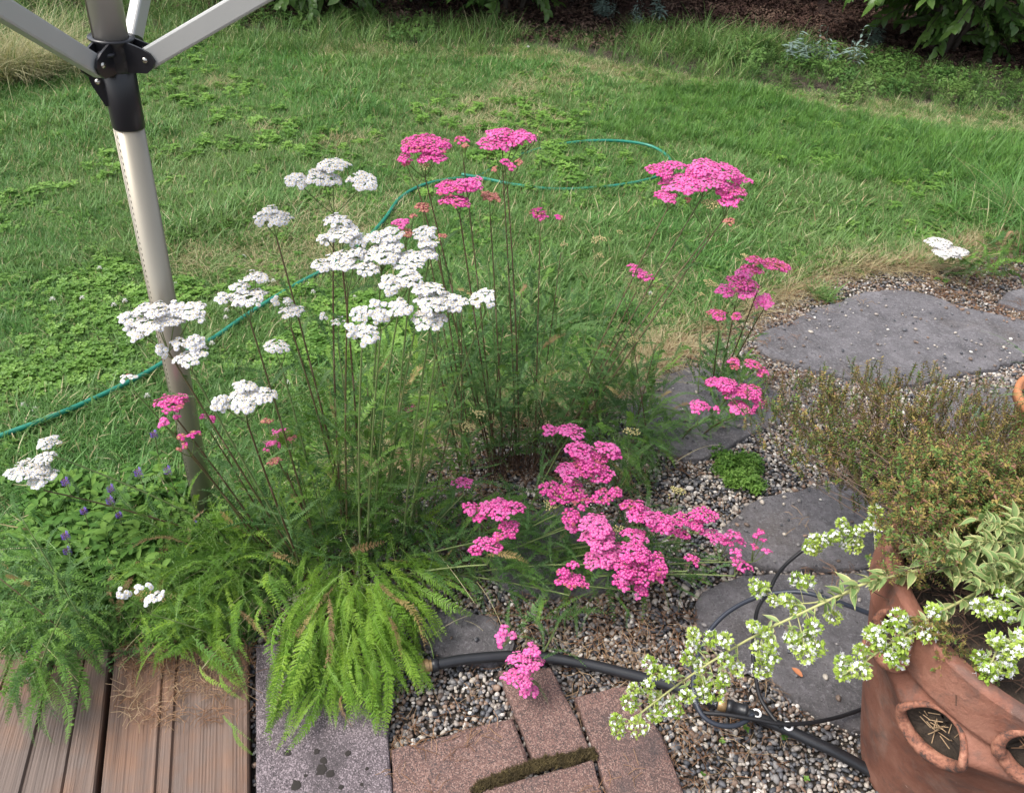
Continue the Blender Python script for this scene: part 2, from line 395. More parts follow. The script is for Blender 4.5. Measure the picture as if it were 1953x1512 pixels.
def slab(name, poly_px, ztop, thick, m, label, cat, group=None, wob=.006, sub=14, bev=.008, cells=None):
    import bmesh
    Q = GP(poly_px, ztop)[:, :2]; out = []
    k = len(Q); rs = np.random.default_rng(int(abs(poly_px[0][0])*7+abs(poly_px[0][1])))
    for i in range(k):
        a, bq = Q[i], Q[(i+1) % k]; nn = max(2, int(np.linalg.norm(bq-a)/.03)) if wob else 1
        for j in range(nn): out.append(a+(bq-a)*j/nn)
    out = np.array(out)
    if wob > .002:
        out = (np.roll(out, 1, 0)+out*2+np.roll(out, -1, 0))/4
        out += rs.normal(0, wob, out.shape)*.6
        out += np.stack([wnoise(out, 16, 2), wnoise(out, 16, 3)], 1)*wob*1.4
    elif wob: out += rs.normal(0, wob, out.shape)*.7
    c = out.mean(0); nrm = out-c; nrm /= np.linalg.norm(nrm, axis=1)[:, None]
    base = np.array([c[0], c[1], ztop-thick])
    rings = [(out-nrm*bev*1.3, ztop), (out-nrm*bev*.4, ztop-bev*.35), (out, ztop-bev), (out+nrm*.002, ztop-thick)]
    bm = bmesh.new(); R_ = []
    for q, z in rings:
        zz = z+(rs.normal(0, .0012, len(q)) if wob else 0*q[:, 0]); R_.append([bm.verts.new((x-base[0], y-base[1], w-base[2])) for (x, y), w in zip(q, zz)])
    n = len(out)
    top = bm.faces.new(R_[0])
    for a, bb in zip(R_[:-1], R_[1:]):
        for i in range(n): bm.faces.new((a[i], bb[i], bb[(i+1) % n], a[(i+1) % n]))
    bmesh.ops.triangulate(bm, faces=[top]); bmesh.ops.recalc_face_normals(bm, faces=bm.faces[:])
    me = bpy.data.meshes.new(name); bm.to_mesh(me); bm.free(); me.materials.append(m)
    o = put(me, name, None, base); return tag(o, label, cat, group), out
STONES = [
 ([(1440, 650), (1462, 625), (1560, 590), (1625, 558), (1700, 550), (1775, 560), (1850, 588), (1960, 612), (2040, 640), (2010, 680), (1905, 700), (1830, 712), (1760, 732), (1700, 735), (1600, 716), (1510, 690), (1455, 670)], 'largest dark grey stepping stone, strewn with pebbles near the lawn edge'),
 ([(1765, 765), (1800, 745), (1900, 735), (1990, 745), (2050, 790), (1900, 840), (1800, 810)], 'grey stepping stone mostly hidden behind the brown shrub, beside the low terracotta pot'),
 ([(1370, 1010), (1420, 962), (1500, 935), (1600, 915), (1700, 930), (1770, 1010), (1720, 1075), (1600, 1084), (1500, 1080), (1420, 1070), (1385, 1045)], 'dark stepping stone under the lower edge of the brown shrub'),
 ([(1330, 1190), (1345, 1130), (1420, 1096), (1500, 1088), (1600, 1090), (1740, 1088), (1790, 1200), (1790, 1380), (1700, 1400), (1600, 1392), (1530, 1345), (1460, 1290), (1380, 1240)], 'dark stepping stone under the looping thin black tubes, against the big pot'),
 ([(1180, 770), (1230, 725), (1320, 698), (1440, 712), (1490, 750), (1490, 800), (1420, 835), (1380, 865), (1300, 870), (1215, 820)], 'pale grey stepping stone behind the pink yarrow leaves'),
 ([(775, 1215), (800, 1175), (870, 1145), (960, 1180), (1000, 1228), (950, 1262), (850, 1256)], 'small grey stone between the fern-like tuft and the thick black hose'),
 ([(930, 1030), (980, 985), (1080, 960), (1190, 1000), (1235, 1070), (1150, 1125), (1030, 1140), (940, 1110)], 'grey stepping stone in the shade beneath the sprawling pink flowers'),
 ([(1900, 575), (1930, 552), (2010, 545), (2060, 575), (1990, 600)], 'small stepping stone cut by the frame, farthest along the gravel'),
]
STONE_OUT = []
for px, lab in STONES:
    o, out = slab('stepping_stone', px, .024, .05, M_basalt, lab, 'stepping stone', 'stepping stones in the gravel'); STONE_OUT.append(out)

# ---- pavers and bricks
def granular(name, c0, c1, c2, fleck):
    m, t, b, o = mat(name); pos = gpos(t)
    c = ramp(t, noise(t, 14, 6, .7, pos), [(.3, c0), (.55, c1), (.75, c2)])
    v = t.nodes.new('ShaderNodeTexVoronoi'); v.inputs['Scale'].default_value = 480; t.links.new(pos, v.inputs['Vector'])
    sp = t.nodes.new('ShaderNodeSeparateColor'); t.links.new(v.outputs['Color'], sp.inputs[0])
    c = mixc(t, ramp(t, sp.outputs[0], [(.66, (0, 0, 0)), (.76, (.6, .6, .6))]), c, fleck)
    c = mixc(t, ramp(t, sp.outputs[1], [(.72, (0, 0, 0)), (.8, (.8, .8, .8))]), c, (.035, .03, .032))
    c = mixc(t, ramp(t, noise(t, 5, 4, .7, pos), [(.54, (0, 0, 0)), (.68, (.8, .8, .8))]), c, (.045, .038, .04))
    t.links.new(c, b.inputs['Base Color']); b.inputs['Roughness'].default_value = .85
    bump(t, b, noise(t, 300, 4, .8, pos), .6, .004); return m
M_paver = granular('exposed_paver', (.085, .068, .074), (.13, .105, .115), (.19, .155, .165), (.36, .30, .32))
M_brick = granular('red_paver', (.10, .060, .052), (.155, .088, .074), (.22, .125, .10), (.36, .24, .20))
pv, pav_out = slab('concrete_paver', [(487, 1228), (610, 1224), (731, 1224), (741, 1400), (753, 1600), (488, 1600)], .030, .05, M_paver,
     'square pinkish-grey concrete paver under the fern-like tuft', 'paver', None, .0012, bev=.006)
M_lich = plain('dark_lichen', (.022, .018, .016), .95, 0, .3, 300); rl = np.random.default_rng(9)
for (x, y, r) in [(617, 1450, 6), (613, 1467, 9), (630, 1474, 7), (565, 1497, 9), (549, 1435, 6), (604, 1432, 5), (700, 1465, 3), (690, 1495, 3), (545, 1400, 4), (664, 1436, 5), (583, 1478, 3), (650, 1500, 4)]:
    c_ = G(x, y, .0302); R_ = r/FPX*1.75; mb = MB(); a_ = np.linspace(0, 2*PI, 14, endpoint=False); q_ = R_*(1+rl.normal(0, .14, 14))
    mb.add([(c_[0]+q*math.cos(a), c_[1]+q*math.sin(a), c_[2]) for a, q in zip(a_, q_)]+[(c_[0]+q*.7*math.cos(a), c_[1]+q*.7*math.sin(a), c_[2]+.0009) for a, q in zip(a_, q_)], [(i, (i+1) % 14, 14+(i+1) % 14, 14+i) for i in range(14)]+[tuple(range(14, 28))])
    mb.build('lichen_spot', M_lich, pv, off=pv.location)
BR = [([(745, 1428), (860, 1397), (979, 1366), (1014, 1468), (905, 1500), (835, 1600), (756, 1600)], 'red paving brick between the concrete paver and the brown joint'),
      ([(950, 1276), (1050, 1270), (1090, 1345), (1128, 1430), (1022, 1456), (985, 1362)], 'red paving brick with its end under the thick black hose'),
      ([(1097, 1326), (1196, 1304), (1262, 1397), (1325, 1560), (1345, 1640), (1200, 1640), (1168, 1540), (1136, 1432)], 'red paving brick at the gravel edge, beneath the longest white-flowered sprig'),
      ([(1024, 1476), (1131, 1447), (1160, 1545), (1188, 1640), (860, 1640), (903, 1508)], 'red paving brick in front of the mossy joint')]
for px, lab in BR: slab('paving_brick', px, .026, .05, M_brick, lab, 'paving brick', 'red paving bricks', .0011, bev=.006)
M_moss = leafy('dry_moss', [(.05, .038, .018), (.09, .068, .03), (.13, .10, .042)], .9, .1)
ms = tuft(60, .008, .003, .008, .0012, .6, .5, rg, [M_moss], 0, 2)
J = smooth_path(GP([(912, 1504), (960, 1486), (1018, 1464), (1080, 1450), (1128, 1440)], .018), 90)
rs = np.random.default_rng(2); Q = np.repeat(J, 5, 0)+np.c_[rs.normal(0, .0035, len(J)*5), rs.normal(0, .0035, len(J)*5), rs.uniform(0, .009, len(J)*5)]
scatter('moss', Q, np.c_[rs.normal(0, .3, (len(Q), 2)), rs.uniform(0, 6, len(Q))], rs.uniform(.6, 1.3, len(Q)), np.zeros(len(Q)), [ms])

# ---- deck
M_wood, t, b, o = mat('weathered_wood')
tc = opos(t); mp = t.nodes.new('ShaderNodeMapping'); mp.inputs['Scale'].default_value = (60, 1.3, 60); t.links.new(tc, mp.inputs['Vector'])
c = ramp(t, noise(t, 1.0, 6, .65, mp.outputs[0], .4), [(.3, (.065, .034, .022)), (.5, (.145, .078, .048)), (.7, (.225, .125, .078))])
c = mixc(t, ramp(t, noise(t, 5, 5, .6, gpos(t)), [(.42, (0, 0, 0)), (.62, (.85, .85, .85))]), c, (.115, .09, .078))
mp2 = t.nodes.new('ShaderNodeMapping'); mp2.inputs['Scale'].default_value = (260, 3, 100); t.links.new(tc, mp2.inputs['Vector'])
fine = noise(t, 1.0, 4, .6, mp2.outputs[0])
c = mixc(t, ramp(t, fine, [(.5, (0, 0, 0)), (.72, (.38, .38, .38))]), c, (.07, .045, .034))
t.links.new(c, b.inputs['Base Color']); b.inputs['Roughness'].default_value = .7; bump(t, b, fine, .6, .003)
def board(px, grooves, label, tint=1.0):
    A, B, C_, D = GP(px, .030)                                     # far-left, far-right, near-right, near-left
    o_ = (D+C_)/2; ax = (A+B)/2-o_; L = np.linalg.norm(ax[:2]); ang = math.atan2(ax[1], ax[0])-PI/2
    loc = lambda p: _m(-ang, 'Z') @ (p-o_)
    a, b_, c_, d = loc(A), loc(B), loc(C_), loc(D)
    K = 90; mb = MB(); V = []; rs = np.random.default_rng(int(px[0][0]+900)); ridg = rs.normal(0, .0003, K+1)
    for j, (l, r_) in enumerate(((d, c_), (a, b_))):
        for i in range(K+1):
            u = i/K; p = l+(r_-l)*u; z = ridg[i]
            for gpos_ in grooves:
                if abs(u-gpos_) < .008: z -= .006
            if i in (0, K): z -= .004
            V.append((p[0], p[1], .0+z))
    n = K+1; Fc = [(i, i+1, n+i+1, n+i) for i in range(K)]
    k = len(V)
    for q in (d, c_, b_, a): V.append((q[0], q[1], -.038))
    Fc += [(0, n, k+3, k), (K, k+1, k+2, n+K), (k, k+1, K, *range(K-1, 0, -1), 0), (n, *range(n+1, n+K), n+K, k+2, k+3)]
    mb.add(V, Fc); ob = mb.build('deck_board', M_wood); ob.location = o_; ob.rotation_euler = (0, 0, ang)
    return tag(ob, label, 'deck board', 'deck boards')
board([(219, 1236), (474, 1230), (474, 1640), (178, 1640)], (.37, .47), 'brown deck board with two lengthwise cracks, next to the concrete paver')
board([(-20, 1244), (209, 1237), (166, 1640), (-190, 1640)], (.2, .55, .8), 'greyer deck board cut off by the frame, under the drooping feathery leaves')
board([(-330, 1254), (-32, 1244), (-206, 1640), (-640, 1640)], (.4,), 'deck board beyond the frame edge')
g = MB(); q = GP([(-400, 1250), (488, 1228), (488, 1660), (-700, 1660)], -.012)
g.add(q, [(3, 2, 1, 0)]); tag(g.build('deck_underside_soil', M_soil), kind='structure')

# ---- gravel
M_peb, t, b, o = mat('pebble')
c = ramp(t, orand(t), [(0, (.055, .058, .066)), (.17, (.10, .10, .108)), (.32, (.19, .18, .175)), (.46, (.13, .095, .075)), (.58, (.25, .22, .195)), (.74, (.38, .34, .29)), (.86, (.22, .15, .11)), (.93, (.52, .49, .45))], 'CONSTANT')
c = mixc(t, noise(t, 300, 4, .6, opos(t)), c, (.5, .5, .5), 'OVERLAY'); t.links.new(c, b.inputs['Base Color'])
b.inputs['Roughness'].default_value = .55
def pebble(rng):
    import bmesh
    bm = bmesh.new(); bmesh.ops.create_icosphere(bm, subdivisions=2, radius=1)
    k = np.array([rng.uniform(.8, 1.2), rng.uniform(.65, .95), rng.uniform(.45, .7)]); ph = [rng.uniform(0, 6) for _ in range(6)]
    for v_ in bm.verts:
        c_ = v_.co; f = 1+.10*math.sin(2.1*c_.x+ph[0])+.08*math.sin(2.7*c_.y+ph[1])+.06*math.sin(3.1*c_.z+ph[2]+c_.x*2)
        v_.co = Vector((c_.x*k[0]*f, c_.y*k[1]*f, c_.z*k[2]*f))
    me = bpy.data.meshes.new('pebble'); bm.to_mesh(me); bm.free(); me.materials.append(M_peb)
    me.polygons.foreach_set('use_smooth', [True]*len(me.polygons)); return me
S_peb = [pebble(rg) for _ in range(8)]
PG = np.concatenate([grid_pts(-.8, 1.9, .5, 2.6, .0088), grid_pts(.3, 3.6, 2.0, 4.0, .0115)])
PG = PG[inpoly(PG, GRAV) & view_mask(PG, 60, 60)]
u, v, _z = proj(np.c_[PG, np.zeros(len(PG))])
d_far = PG[:, 1] > 2.0
ok = ~((d_far) & (np.arange(len(PG)) < len(PG)*.5) & (PG[:, 0] > .3) & False)
blocked = inpoly(PG, pav_out)
for px, _l in BR: blocked |= inpoly(PG, GP(px, .026))
for so in STONE_OUT: blocked |= inpoly(PG, so.mean(0)+(so-so.mean(0))*.985)
PG = PG[~blocked]; n = len(PG)
sz = np.clip(R2.lognormal(0, .28, n), .55, 1.9)*.0054; z = R2.uniform(.001, .010, n)
rot = np.c_[R2.normal(0, .45, n), R2.normal(0, .45, n), R2.uniform(0, 6.28, n)]
# stray pebbles on the stones and bricks
ex = []
for so, k in zip(STONE_OUT, (170, 40, 40, 22, 60, 8, 10, 5)):
    c_ = so.mean(0); w_ = R2.random(k)**.45
    a_ = so[R2.integers(0, len(so), k)]; ex.append(c_+(a_-c_)*w_[:, None]*.97)
ex = np.concatenate(ex); m_ = len(ex)
PA = np.concatenate([np.c_[PG, z], np.c_[ex, np.full(m_, .0275)]]); n = len(PA)
sz = np.concatenate([sz, np.clip(R2.lognormal(0, .3, m_), .5, 1.7)*.0055]); rot = np.concatenate([rot, np.c_[R2.normal(0, .1, (m_, 2)), R2.uniform(0, 6.28, m_)]])
scatter('gravel', PA, rot, sz, R2.integers(0, 8, n), S_peb); print('pebbles', n)

# ---- needles and dry bits lying on gravel and stones
M_need = leafy('dry_needles', [(.16, .075, .035), (.24, .13, .07), (.38, .28, .17)], .8, .05)
def needles(rng, n, R, L):
    mb = MB()
    for i in range(n):
        a = rng.uniform(0, 2*PI); x, y = rng.uniform(-R, R), rng.uniform(-R, R); l = L*rng.uniform(.4, 1.1); bnd = rng.uniform(-.25, .25)
        p = [(x, y, rng.uniform(.002, .008)), (x+l*.5*math.cos(a+bnd), y+l*.5*math.sin(a+bnd), rng.uniform(.004, .014)), (x+l*math.cos(a), y+l*math.sin(a), rng.uniform(.002, .01))]
        mb.tube(p, .0006, 3, 0, False)
    return mb.mesh([M_need], False, 'needles')
S_need = [needles(rg, 7, .02, .04) for _ in range(5)]
PN = grid_pts(-.6, 3.2, .55, 4.0, .034); PN = PN[inpoly(PN, GRAV) & view_mask(PN, 40, 40)]
PN = PN[(wnoise(PN, 7, 4)+R2.uniform(-1, 1, len(PN)) > .25)]; bl = np.zeros(len(PN), bool)
for so in STONE_OUT: bl |= inpoly(PN, so)
PN = PN[~bl | (R2.random(len(PN)) < .08)]; bl = inpoly(PN, pav_out)
for px, _l in BR: bl |= inpoly(PN, GP(px, .026)) & (R2.random(len(PN)) < .8)
PN = PN[~bl]
zt = np.where(np.any([inpoly(PN, so) for so in STONE_OUT], 0), .026, .010); n = len(PN)
for px, _l in BR: zt = np.where(inpoly(PN, GP(px, .026)), .024, zt)
scatter('needle_litter', np.c_[PN, zt], np.c_[np.zeros((n, 2)), R2.uniform(0, 6.28, n)], R2.uniform(.7, 1.3, n), R2.integers(0, 5, n), S_need)
S_edge = [tuft(16, .03, .02, .07, .0016, 1.8, 1.2, rg, [M_straw, M_need], .35) for _ in range(3)]
E0 = smooth_path(le[3:], 400); n = 1500; q = E0[R2.integers(0, len(E0), n)][:, :2]+R2.normal(0, .035, (n, 2)); q = q[view_mask(q, 20, 20)]; n = len(q)
scatter('dry_grass_fringe', np.c_[q, np.full(n, .004)], np.c_[np.zeros((n, 2)), R2.uniform(0, 6.28, n)], R2.uniform(.6, 1.3, n), R2.integers(0, 3, n), S_edge)

# dry bits gathered on the ends of the deck boards
PD = np.array([G(YR0.uniform(230, 470), YR0.uniform(1235, 1390), .034) for YR0 in [np.random.default_rng(12)] for _ in range(230)]); dd_ = proj(PD)[1]; PD = PD[np.random.default_rng(3).random(len(PD)) > (dd_-1235)/170]; n = len(PD)
scatter('dry_debris', PD, np.c_[np.zeros((n, 2)), R2.uniform(0, 6.28, n)], R2.uniform(.5, 1.1, n), R2.integers(0, 5, n), S_need)
# ================================================================== yarrow
def yleaf(name, cols, rib, tr=.35, rough=.5):
    return [leafy(name, cols, rough, tr), leafy(name+'_rib', [rib, tuple(x*1.15 for x in rib)], .5, .15)]
MY = {'bright': yleaf('yarrow_leaf_bright', [(.10, .21, .022), (.16, .31, .034), (.25, .40, .05)], (.26, .38, .11)),
      'mid': yleaf('yarrow_leaf_mid', [(.075, .175, .026), (.12, .25, .038), (.18, .33, .055)], (.18, .29, .10)),
      'dark': yleaf('yarrow_leaf_dark', [(.052, .13, .032), (.082, .185, .048), (.13, .24, .07)], (.14, .23, .10)),
      'brown': yleaf('yarrow_leaf_dry', [(.20, .12, .06), (.28, .19, .09), (.36, .30, .10)], (.30, .20, .11), .1)}
def pinnate(W, npairs, arch, lobes=3, seed=0, side=0.0, fat=1.0):
    """a feathery leaf along X from 0 to 1"""
    rs = np.random.default_rng(seed); mb = MB()
    zf = lambda u: arch*4*u*(1-u); yf = lambda u: side*math.sin(PI*u)
    ts = np.linspace(0, 1, 9); mb.tube([(u, yf(u), zf(u)) for u in ts], .0048*(1-.75*ts)+.0006, 3, 1, False)
    for i in range(npairs):
        u = .07+.91*(i+rs.uniform(-.2, .2))/npairs; L = W*(math.sin(PI*min(1, u*.93+.05))**.65)*rs.uniform(.8, 1.12)
        for sgn in (-1, 1):
            fw = rad(rs.uniform(42, 66)); d = np.array([math.cos(fw), sgn*math.sin(fw), rs.uniform(-.15, .45)]); d /= np.linalg.norm(d)
            p0 = np.array([u, yf(u), zf(u)+.001]); nrm = np.array([-.4, 0, 1.0]); s = np.cross(nrm, d); s /= np.linalg.norm(s)
            w = L*.095*fat
            V = [p0-s*w, p0+s*w, p0+d*L*.6+s*w*.8, p0+d*L, p0+d*L*.6-s*w*.8]; Fc = [(0, 1, 2, 3, 4)]
            for q in range(lobes):
                f = .28+.24*q
                for sg in (-1, 1):
                    k = len(V); b_ = p0+d*L*f; l = L*(.34-.07*q)*rs.uniform(.7, 1.2); e = d*.75+s*sg*.8+np.array([0, 0, rs.uniform(-.3, .5)])
                    V += [b_-d*w*1.1, b_+d*w*1.1, b_+e*l]; Fc.append((k, k+1, k+2))
            mb.add(V, Fc, 0)
    return mb
LEAFV = {}
for key in MY:
    vs = []
    for i, (W_, n_, a_, sd_) in enumerate([(.070, 34, .06, .02), (.085, 30, .16, -.05), (.065, 36, .26, .05), (.080, 32, .36, 0), (.095, 28, -.05, .08), (.072, 34, .20, -.12), (.105, 26, .10, .06), (.11, 24, .26, -.04)]):
        vs.append(pinnate(W_, n_, a_, 3, i+3, sd_).mesh(MY[key], False, 'yarrow_leaf'))
    LEAFV[key] = vs
STEMV = {}
for key in ('dark', 'mid', 'bright'):
    vs = []
    for i, (W_, n_, a_, sd_) in enumerate([(.075, 20, .06, .03), (.085, 18, .16, -.05), (.070, 22, .24, .04), (.080, 20, -.06, 0), (.095, 18, .12, .08), (.070, 22, .30, -.08), (.090, 18, .08, .06), (.10, 17, .20, -.04)]):
        q_ = pinnate(W_, n_, a_, 1, i+43, sd_, 1.9)
        vs.append(q_.mesh(MY[key], False, 'yarrow_stem_leaf'))
    STEMV[key] = vs
M_stemr = leafy('yarrow_stem_red', [(.10, .06, .035), (.12, .10, .045)], .55, .05)
M_stemg = leafy('yarrow_stem_green', [(.13, .18, .06), (.19, .24, .09)], .55, .1)
def petalmat(name, c, tr=.3, rough=.6):
    return leafy(name, [tuple(x*.92 for x in c), c], rough, tr, None, 1, (1, 1, 1), .2)
M_pw, M_pw2 = petalmat('white_petal', (.74, .74, .78)), petalmat('white_petal_dull', (.64, .62, .63))  # second white is slightly greyer, given to petals at random
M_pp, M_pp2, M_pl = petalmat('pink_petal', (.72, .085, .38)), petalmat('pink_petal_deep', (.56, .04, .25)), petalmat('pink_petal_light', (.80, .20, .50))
M_pf = petalmat('pink_petal_faded', (.50, .14, .17)); M_ctrw = plain('white_flower_centre', (.62, .52, .30), .8); M_ctrp = plain('pink_flower_centre', (.74, .25, .40), .8)
M_bud = plain('yarrow_bud', (.42, .36, .16), .8, 0, .3, 200); M_inv = plain('yarrow_involucre', (.16, .22, .08), .7)
M_rust = petalmat('rusty_petal', (.34, .15, .09), .1)
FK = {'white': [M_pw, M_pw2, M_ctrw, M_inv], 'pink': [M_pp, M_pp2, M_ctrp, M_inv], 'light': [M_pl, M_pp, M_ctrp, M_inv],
      'faded': [M_pf, M_rust, M_bud, M_inv], 'bud': [M_bud, M_bud, M_bud, M_inv]}
def floret_tpl(var, kind):
    rs = np.random.default_rng(var*7+2); V = []; Fc = []; M = []
    if kind in ('bud',):
        rr_ = [(0.0, .55), (.55, .35), (.75, -.2), (.35, -.9)]; n = 6
        for r_, z in rr_[1:]:
            for j in range(n): V.append((r_*math.cos(j*PI/3), r_*math.sin(j*PI/3), z))
        V.append((0, 0, .6)); top = len(V)-1
        Fc += [(j, (j+1) % n, top) for j in range(n)]; M += [0]*n
        for q in range(2):
            for j in range(n): Fc.append((q*n+j, (q+1)*n+j, (q+1)*n+(j+1) % n, q*n+(j+1) % n)); M.append(0 if q == 0 else 3)
        return np.array(V, float)*.62, Fc, M
    np_ = 5 if rs.random() < .85 else 4; a0 = rs.uniform(0, 6)
    for k in range(np_):
        a = a0+k*2*PI/np_; dr = rs.uniform(-.34, .02); wd = rs.uniform(.85, 1.1)
        d = np.array([math.cos(a), math.sin(a), 0]); s = np.array([-d[1], d[0], 0]); up = np.array([0, 0, 1.0])
        b = len(V)
        for (u, w, z) in ((.22, -.20, 0), (.62, -.54, .10), (.93, -.42, dr*.7), (1.0, -.12, dr), (.94, 0, dr*.8), (1.0, .12, dr), (.93, .42, dr*.7), (.62, .54, .10), (.22, .20, 0)):
            V.append(d*u+s*w*wd+up*z)
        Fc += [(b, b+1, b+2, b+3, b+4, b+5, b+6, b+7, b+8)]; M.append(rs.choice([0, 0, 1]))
    b = len(V); n = 6
    for r_, z in ((.34, .02), (.26, .20)):
        for j in range(n): V.append((r_*math.cos(j*PI/3), r_*math.sin(j*PI/3), z))
    Fc += [(b+j, b+(j+1) % n, b+n+(j+1) % n, b+n+j) for j in range(n)]+[tuple(b+n+j for j in range(n))]; M += [2]*(n+1)
    b = len(V)
    for r_, z in ((.30, 0), (.24, -.8)):
        for j in range(4): V.append((r_*math.cos(j*PI/2), r_*math.sin(j*PI/2), z))
    Fc += [(b+j, b+4+j, b+4+(j+1) % 4, b+(j+1) % 4) for j in range(4)]; M += [3]*4
    return np.array(V, float), Fc, M
TPL = {k: [floret_tpl(i, k) for i in range(5)] for k in FK}
def basis(n, ref):
    n = n/np.linalg.norm(n); u = ref-n*np.dot(n, ref); u /= np.linalg.norm(u); return u, np.cross(n, u), n
def cluster(c, Ru, Rw, u, w, n, kind, sp, fr, rs, node, sparse=0.0, mixk=None):
    """one domed cluster of florets; returns an MB of florets and pedicels in world space"""
    mb = MB(); K = int(max(Ru, Rw)/sp)+2; dome = rs.uniform(.14, .26); nf = 0; ph = rs.uniform(0, 6, 3)
    sub = rs.uniform(-1, 1, (max(2, int(Ru*Rw/.00016)), 2))
    for i in range(-K, K+1):
        for j in range(-K, K+1):
            x = (i+.5*(j % 2))*sp+rs.normal(0, sp*.2); y = j*sp*.88+rs.normal(0, sp*.2)
            q = math.hypot(x/Ru, y/Rw); a = math.atan2(y/Rw, x/Ru)
            lim = 1+.10*math.sin(3*a+ph[0])+.08*math.sin(5*a+ph[1])
            if q > lim or rs.random() < sparse: continue
            dd = min(math.hypot(x/Ru-s_[0], y/Rw-s_[1]) for s_ in sub)
            z = -dome*q*q*min(Ru, Rw)-.0045*min(1.2, dd*2.2)*(1 if Ru > .014 else 0)+rs.normal(0, .0013)
            p = c+u*x+w*y+n*z
            nn = n+u*(x/Ru)*.55*min(1, q)+w*(y/Rw)*.55*min(1, q)+rs.normal(0, .16, 3); uu, ww, nn = basis(nn, np.array([math.cos(a), math.sin(a), .3]))
            kk = kind if mixk is None or rs.random() > mixk[1] else mixk[0]
            V, Fc, M = TPL[kk][rs.integers(0, 5)]
            f = fr*rs.uniform(.85, 1.15); mo = 0
            if kk != kind: M = [4]*len(M)
            mb.add(p+f*(V[:, :1]*uu+V[:, 1:2]*ww+V[:, 2:]*nn), Fc, M if isinstance(M, list) else list(M)); nf += 1
            if rs.random() < .4: mb.tube([node, (node+p)/2-n*.002, p-nn*f*.7], .0005, 3, 3, False)
    return mb
YR = np.random.default_rng(21)
STEM_REG = []
def bez(a, b, c, n=14):
    t_ = np.linspace(0, 1, n)[:, None]; return (1-t_)**2*a+2*t_*(1-t_)*b+t_**2*c
def yarrow(label, base, Yh, blobs, kind='white', stem='g', leaves=9, lk='dark', lean=.0, lsize=.115, mix=None, bend=.5, sparse=0.0, tilt=None, group=None, zb=0.0, mixv=.55, thick=.0022, name='flowering_yarrow'):
    """blobs: (x, y, rx, ry[, kind]) in photograph pixels, placed in the room at distance Yh"""
    B = G(base[0], base[1], zb); root = empty(name, B, label, 'yarrow', group or {'w': 'white yarrow', 'p': 'pink yarrow'}['w' if kind == 'white' else 'p'])
    wts = np.array([q[2]*q[3] for q in blobs], float); cx = sum(q[0]*k for q, k in zip(blobs, wts))/wts.sum(); cyy = sum(q[1]*k for q, k in zip(blobs, wts))/wts.sum()
    H = PY(cx, cyy, Yh); zc = H[2]
    info = []
    for q in blobs:
        pv = PY(q[0], q[1], Yh); dr = ray(q[0], q[1]); ph = CC+dr*((zc-CAMH)/dr[2])
        if abs(ph[1]-pv[1]) > .12: ph = pv+(ph-pv)*.12/abs(ph[1]-pv[1])
        c = pv*mixv+ph*(1-mixv); Z = proj(c)[2][0]; Ru = q[2]/FPX*Z*1.13
        vd = c-CC; vd /= np.linalg.norm(vd); e = math.asin(-vd[2]); want = min(1, q[3]/q[2]*.86)
        tl = math.asin(want)-e if tilt is None else tilt
        tl = max(-.25, min(.75, tl))
        hd = np.array([-vd[0], -vd[1], 0]); hd /= np.linalg.norm(hd)
        n = np.array([0, 0, 1.0])*math.cos(tl)+hd*math.sin(tl)+YR.normal(0, .07, 3); 
        u, w, n = basis(n, np.cross(vd, [0, 0, 1.0]))
        sn = max(.25, abs(np.dot(vd, n))); Rw = min(Ru*1.5, max(Ru*.6, q[3]/FPX*Z*1.05/sn))
        info.append((c, Ru, Rw, u, w, n, q[4] if len(q) > 4 else kind))
    avg = sum(i[0]*k for i, k in zip(info, wts))/wts.sum(); down = sum(i[5] for i in info); down /= np.linalg.norm(down)
    spread_ = max([np.linalg.norm(i[0]-avg) for i in info]+[.0])
    node0 = avg-down*(.045+spread_*.75)
    L = np.linalg.norm(avg-B); ctl = B+(node0-B)*.5+np.array([0, 0, 1.0])*L*.10*bend+np.array([YR.normal(0, .01), YR.normal(0, .01), 0])*L
    path = bez(B, ctl, node0, 18)
    sm = [M_stemr, M_stemg]
    mb = MB(); k = len(path); cut = 11 if stem == 'r' else 4
    rr_ = np.linspace(thick*1.25, thick*.75, k)
    mb.tube(path[:cut+1], rr_[:cut+1], 6, 0 if stem != 'g' else 1, True); mb.tube(path[cut:], rr_[cut:], 6, 0 if stem == 'r' and L > .4 else 1, False)
    for (c, Ru, Rw, u, w, n, kd) in info:
        nd = c-n*max(.010, .45*min(Ru, Rw)); m_ = (node0+nd)/2+np.array([0, 0, -.004])-n*.006
        mb.tube(bez(node0, m_, nd, 6), thick*.5, 4, 1, False)
    st = mb.build('stem', sm, root, True, off=B); STEM_REG.append((root, path))
    for (c, Ru, Rw, u, w, n, kd) in info:
        Z = proj(c)[2][0]
        if kd == 'white': sp, fr = .0080, .0053
        elif kd == 'bud': sp, fr = .0062, .0044
        else: sp, fr = .0070, .0042
        if kind == 'light': sp, fr = .0068, .0043
        mk = mix
        if mix is None and kd == 'pink': mk = [('light', .35), ('light', .15), ('faded', .12), ('light', .5)][YR.integers(0, 4)]
        mats = list(FK[kd])+([FK[mk[0]][0]] if mk else [])
        cl = cluster(c, max(Ru-.002, .004), max(Rw-.002, .004), u, w, n, kd, sp, fr, YR, c-n*max(.010, .45*min(Ru, Rw)), sparse, mk)
        if cl.n: cl.build('flower_cluster', mats, root, False, off=B)
    leaves = int(leaves*1.9)
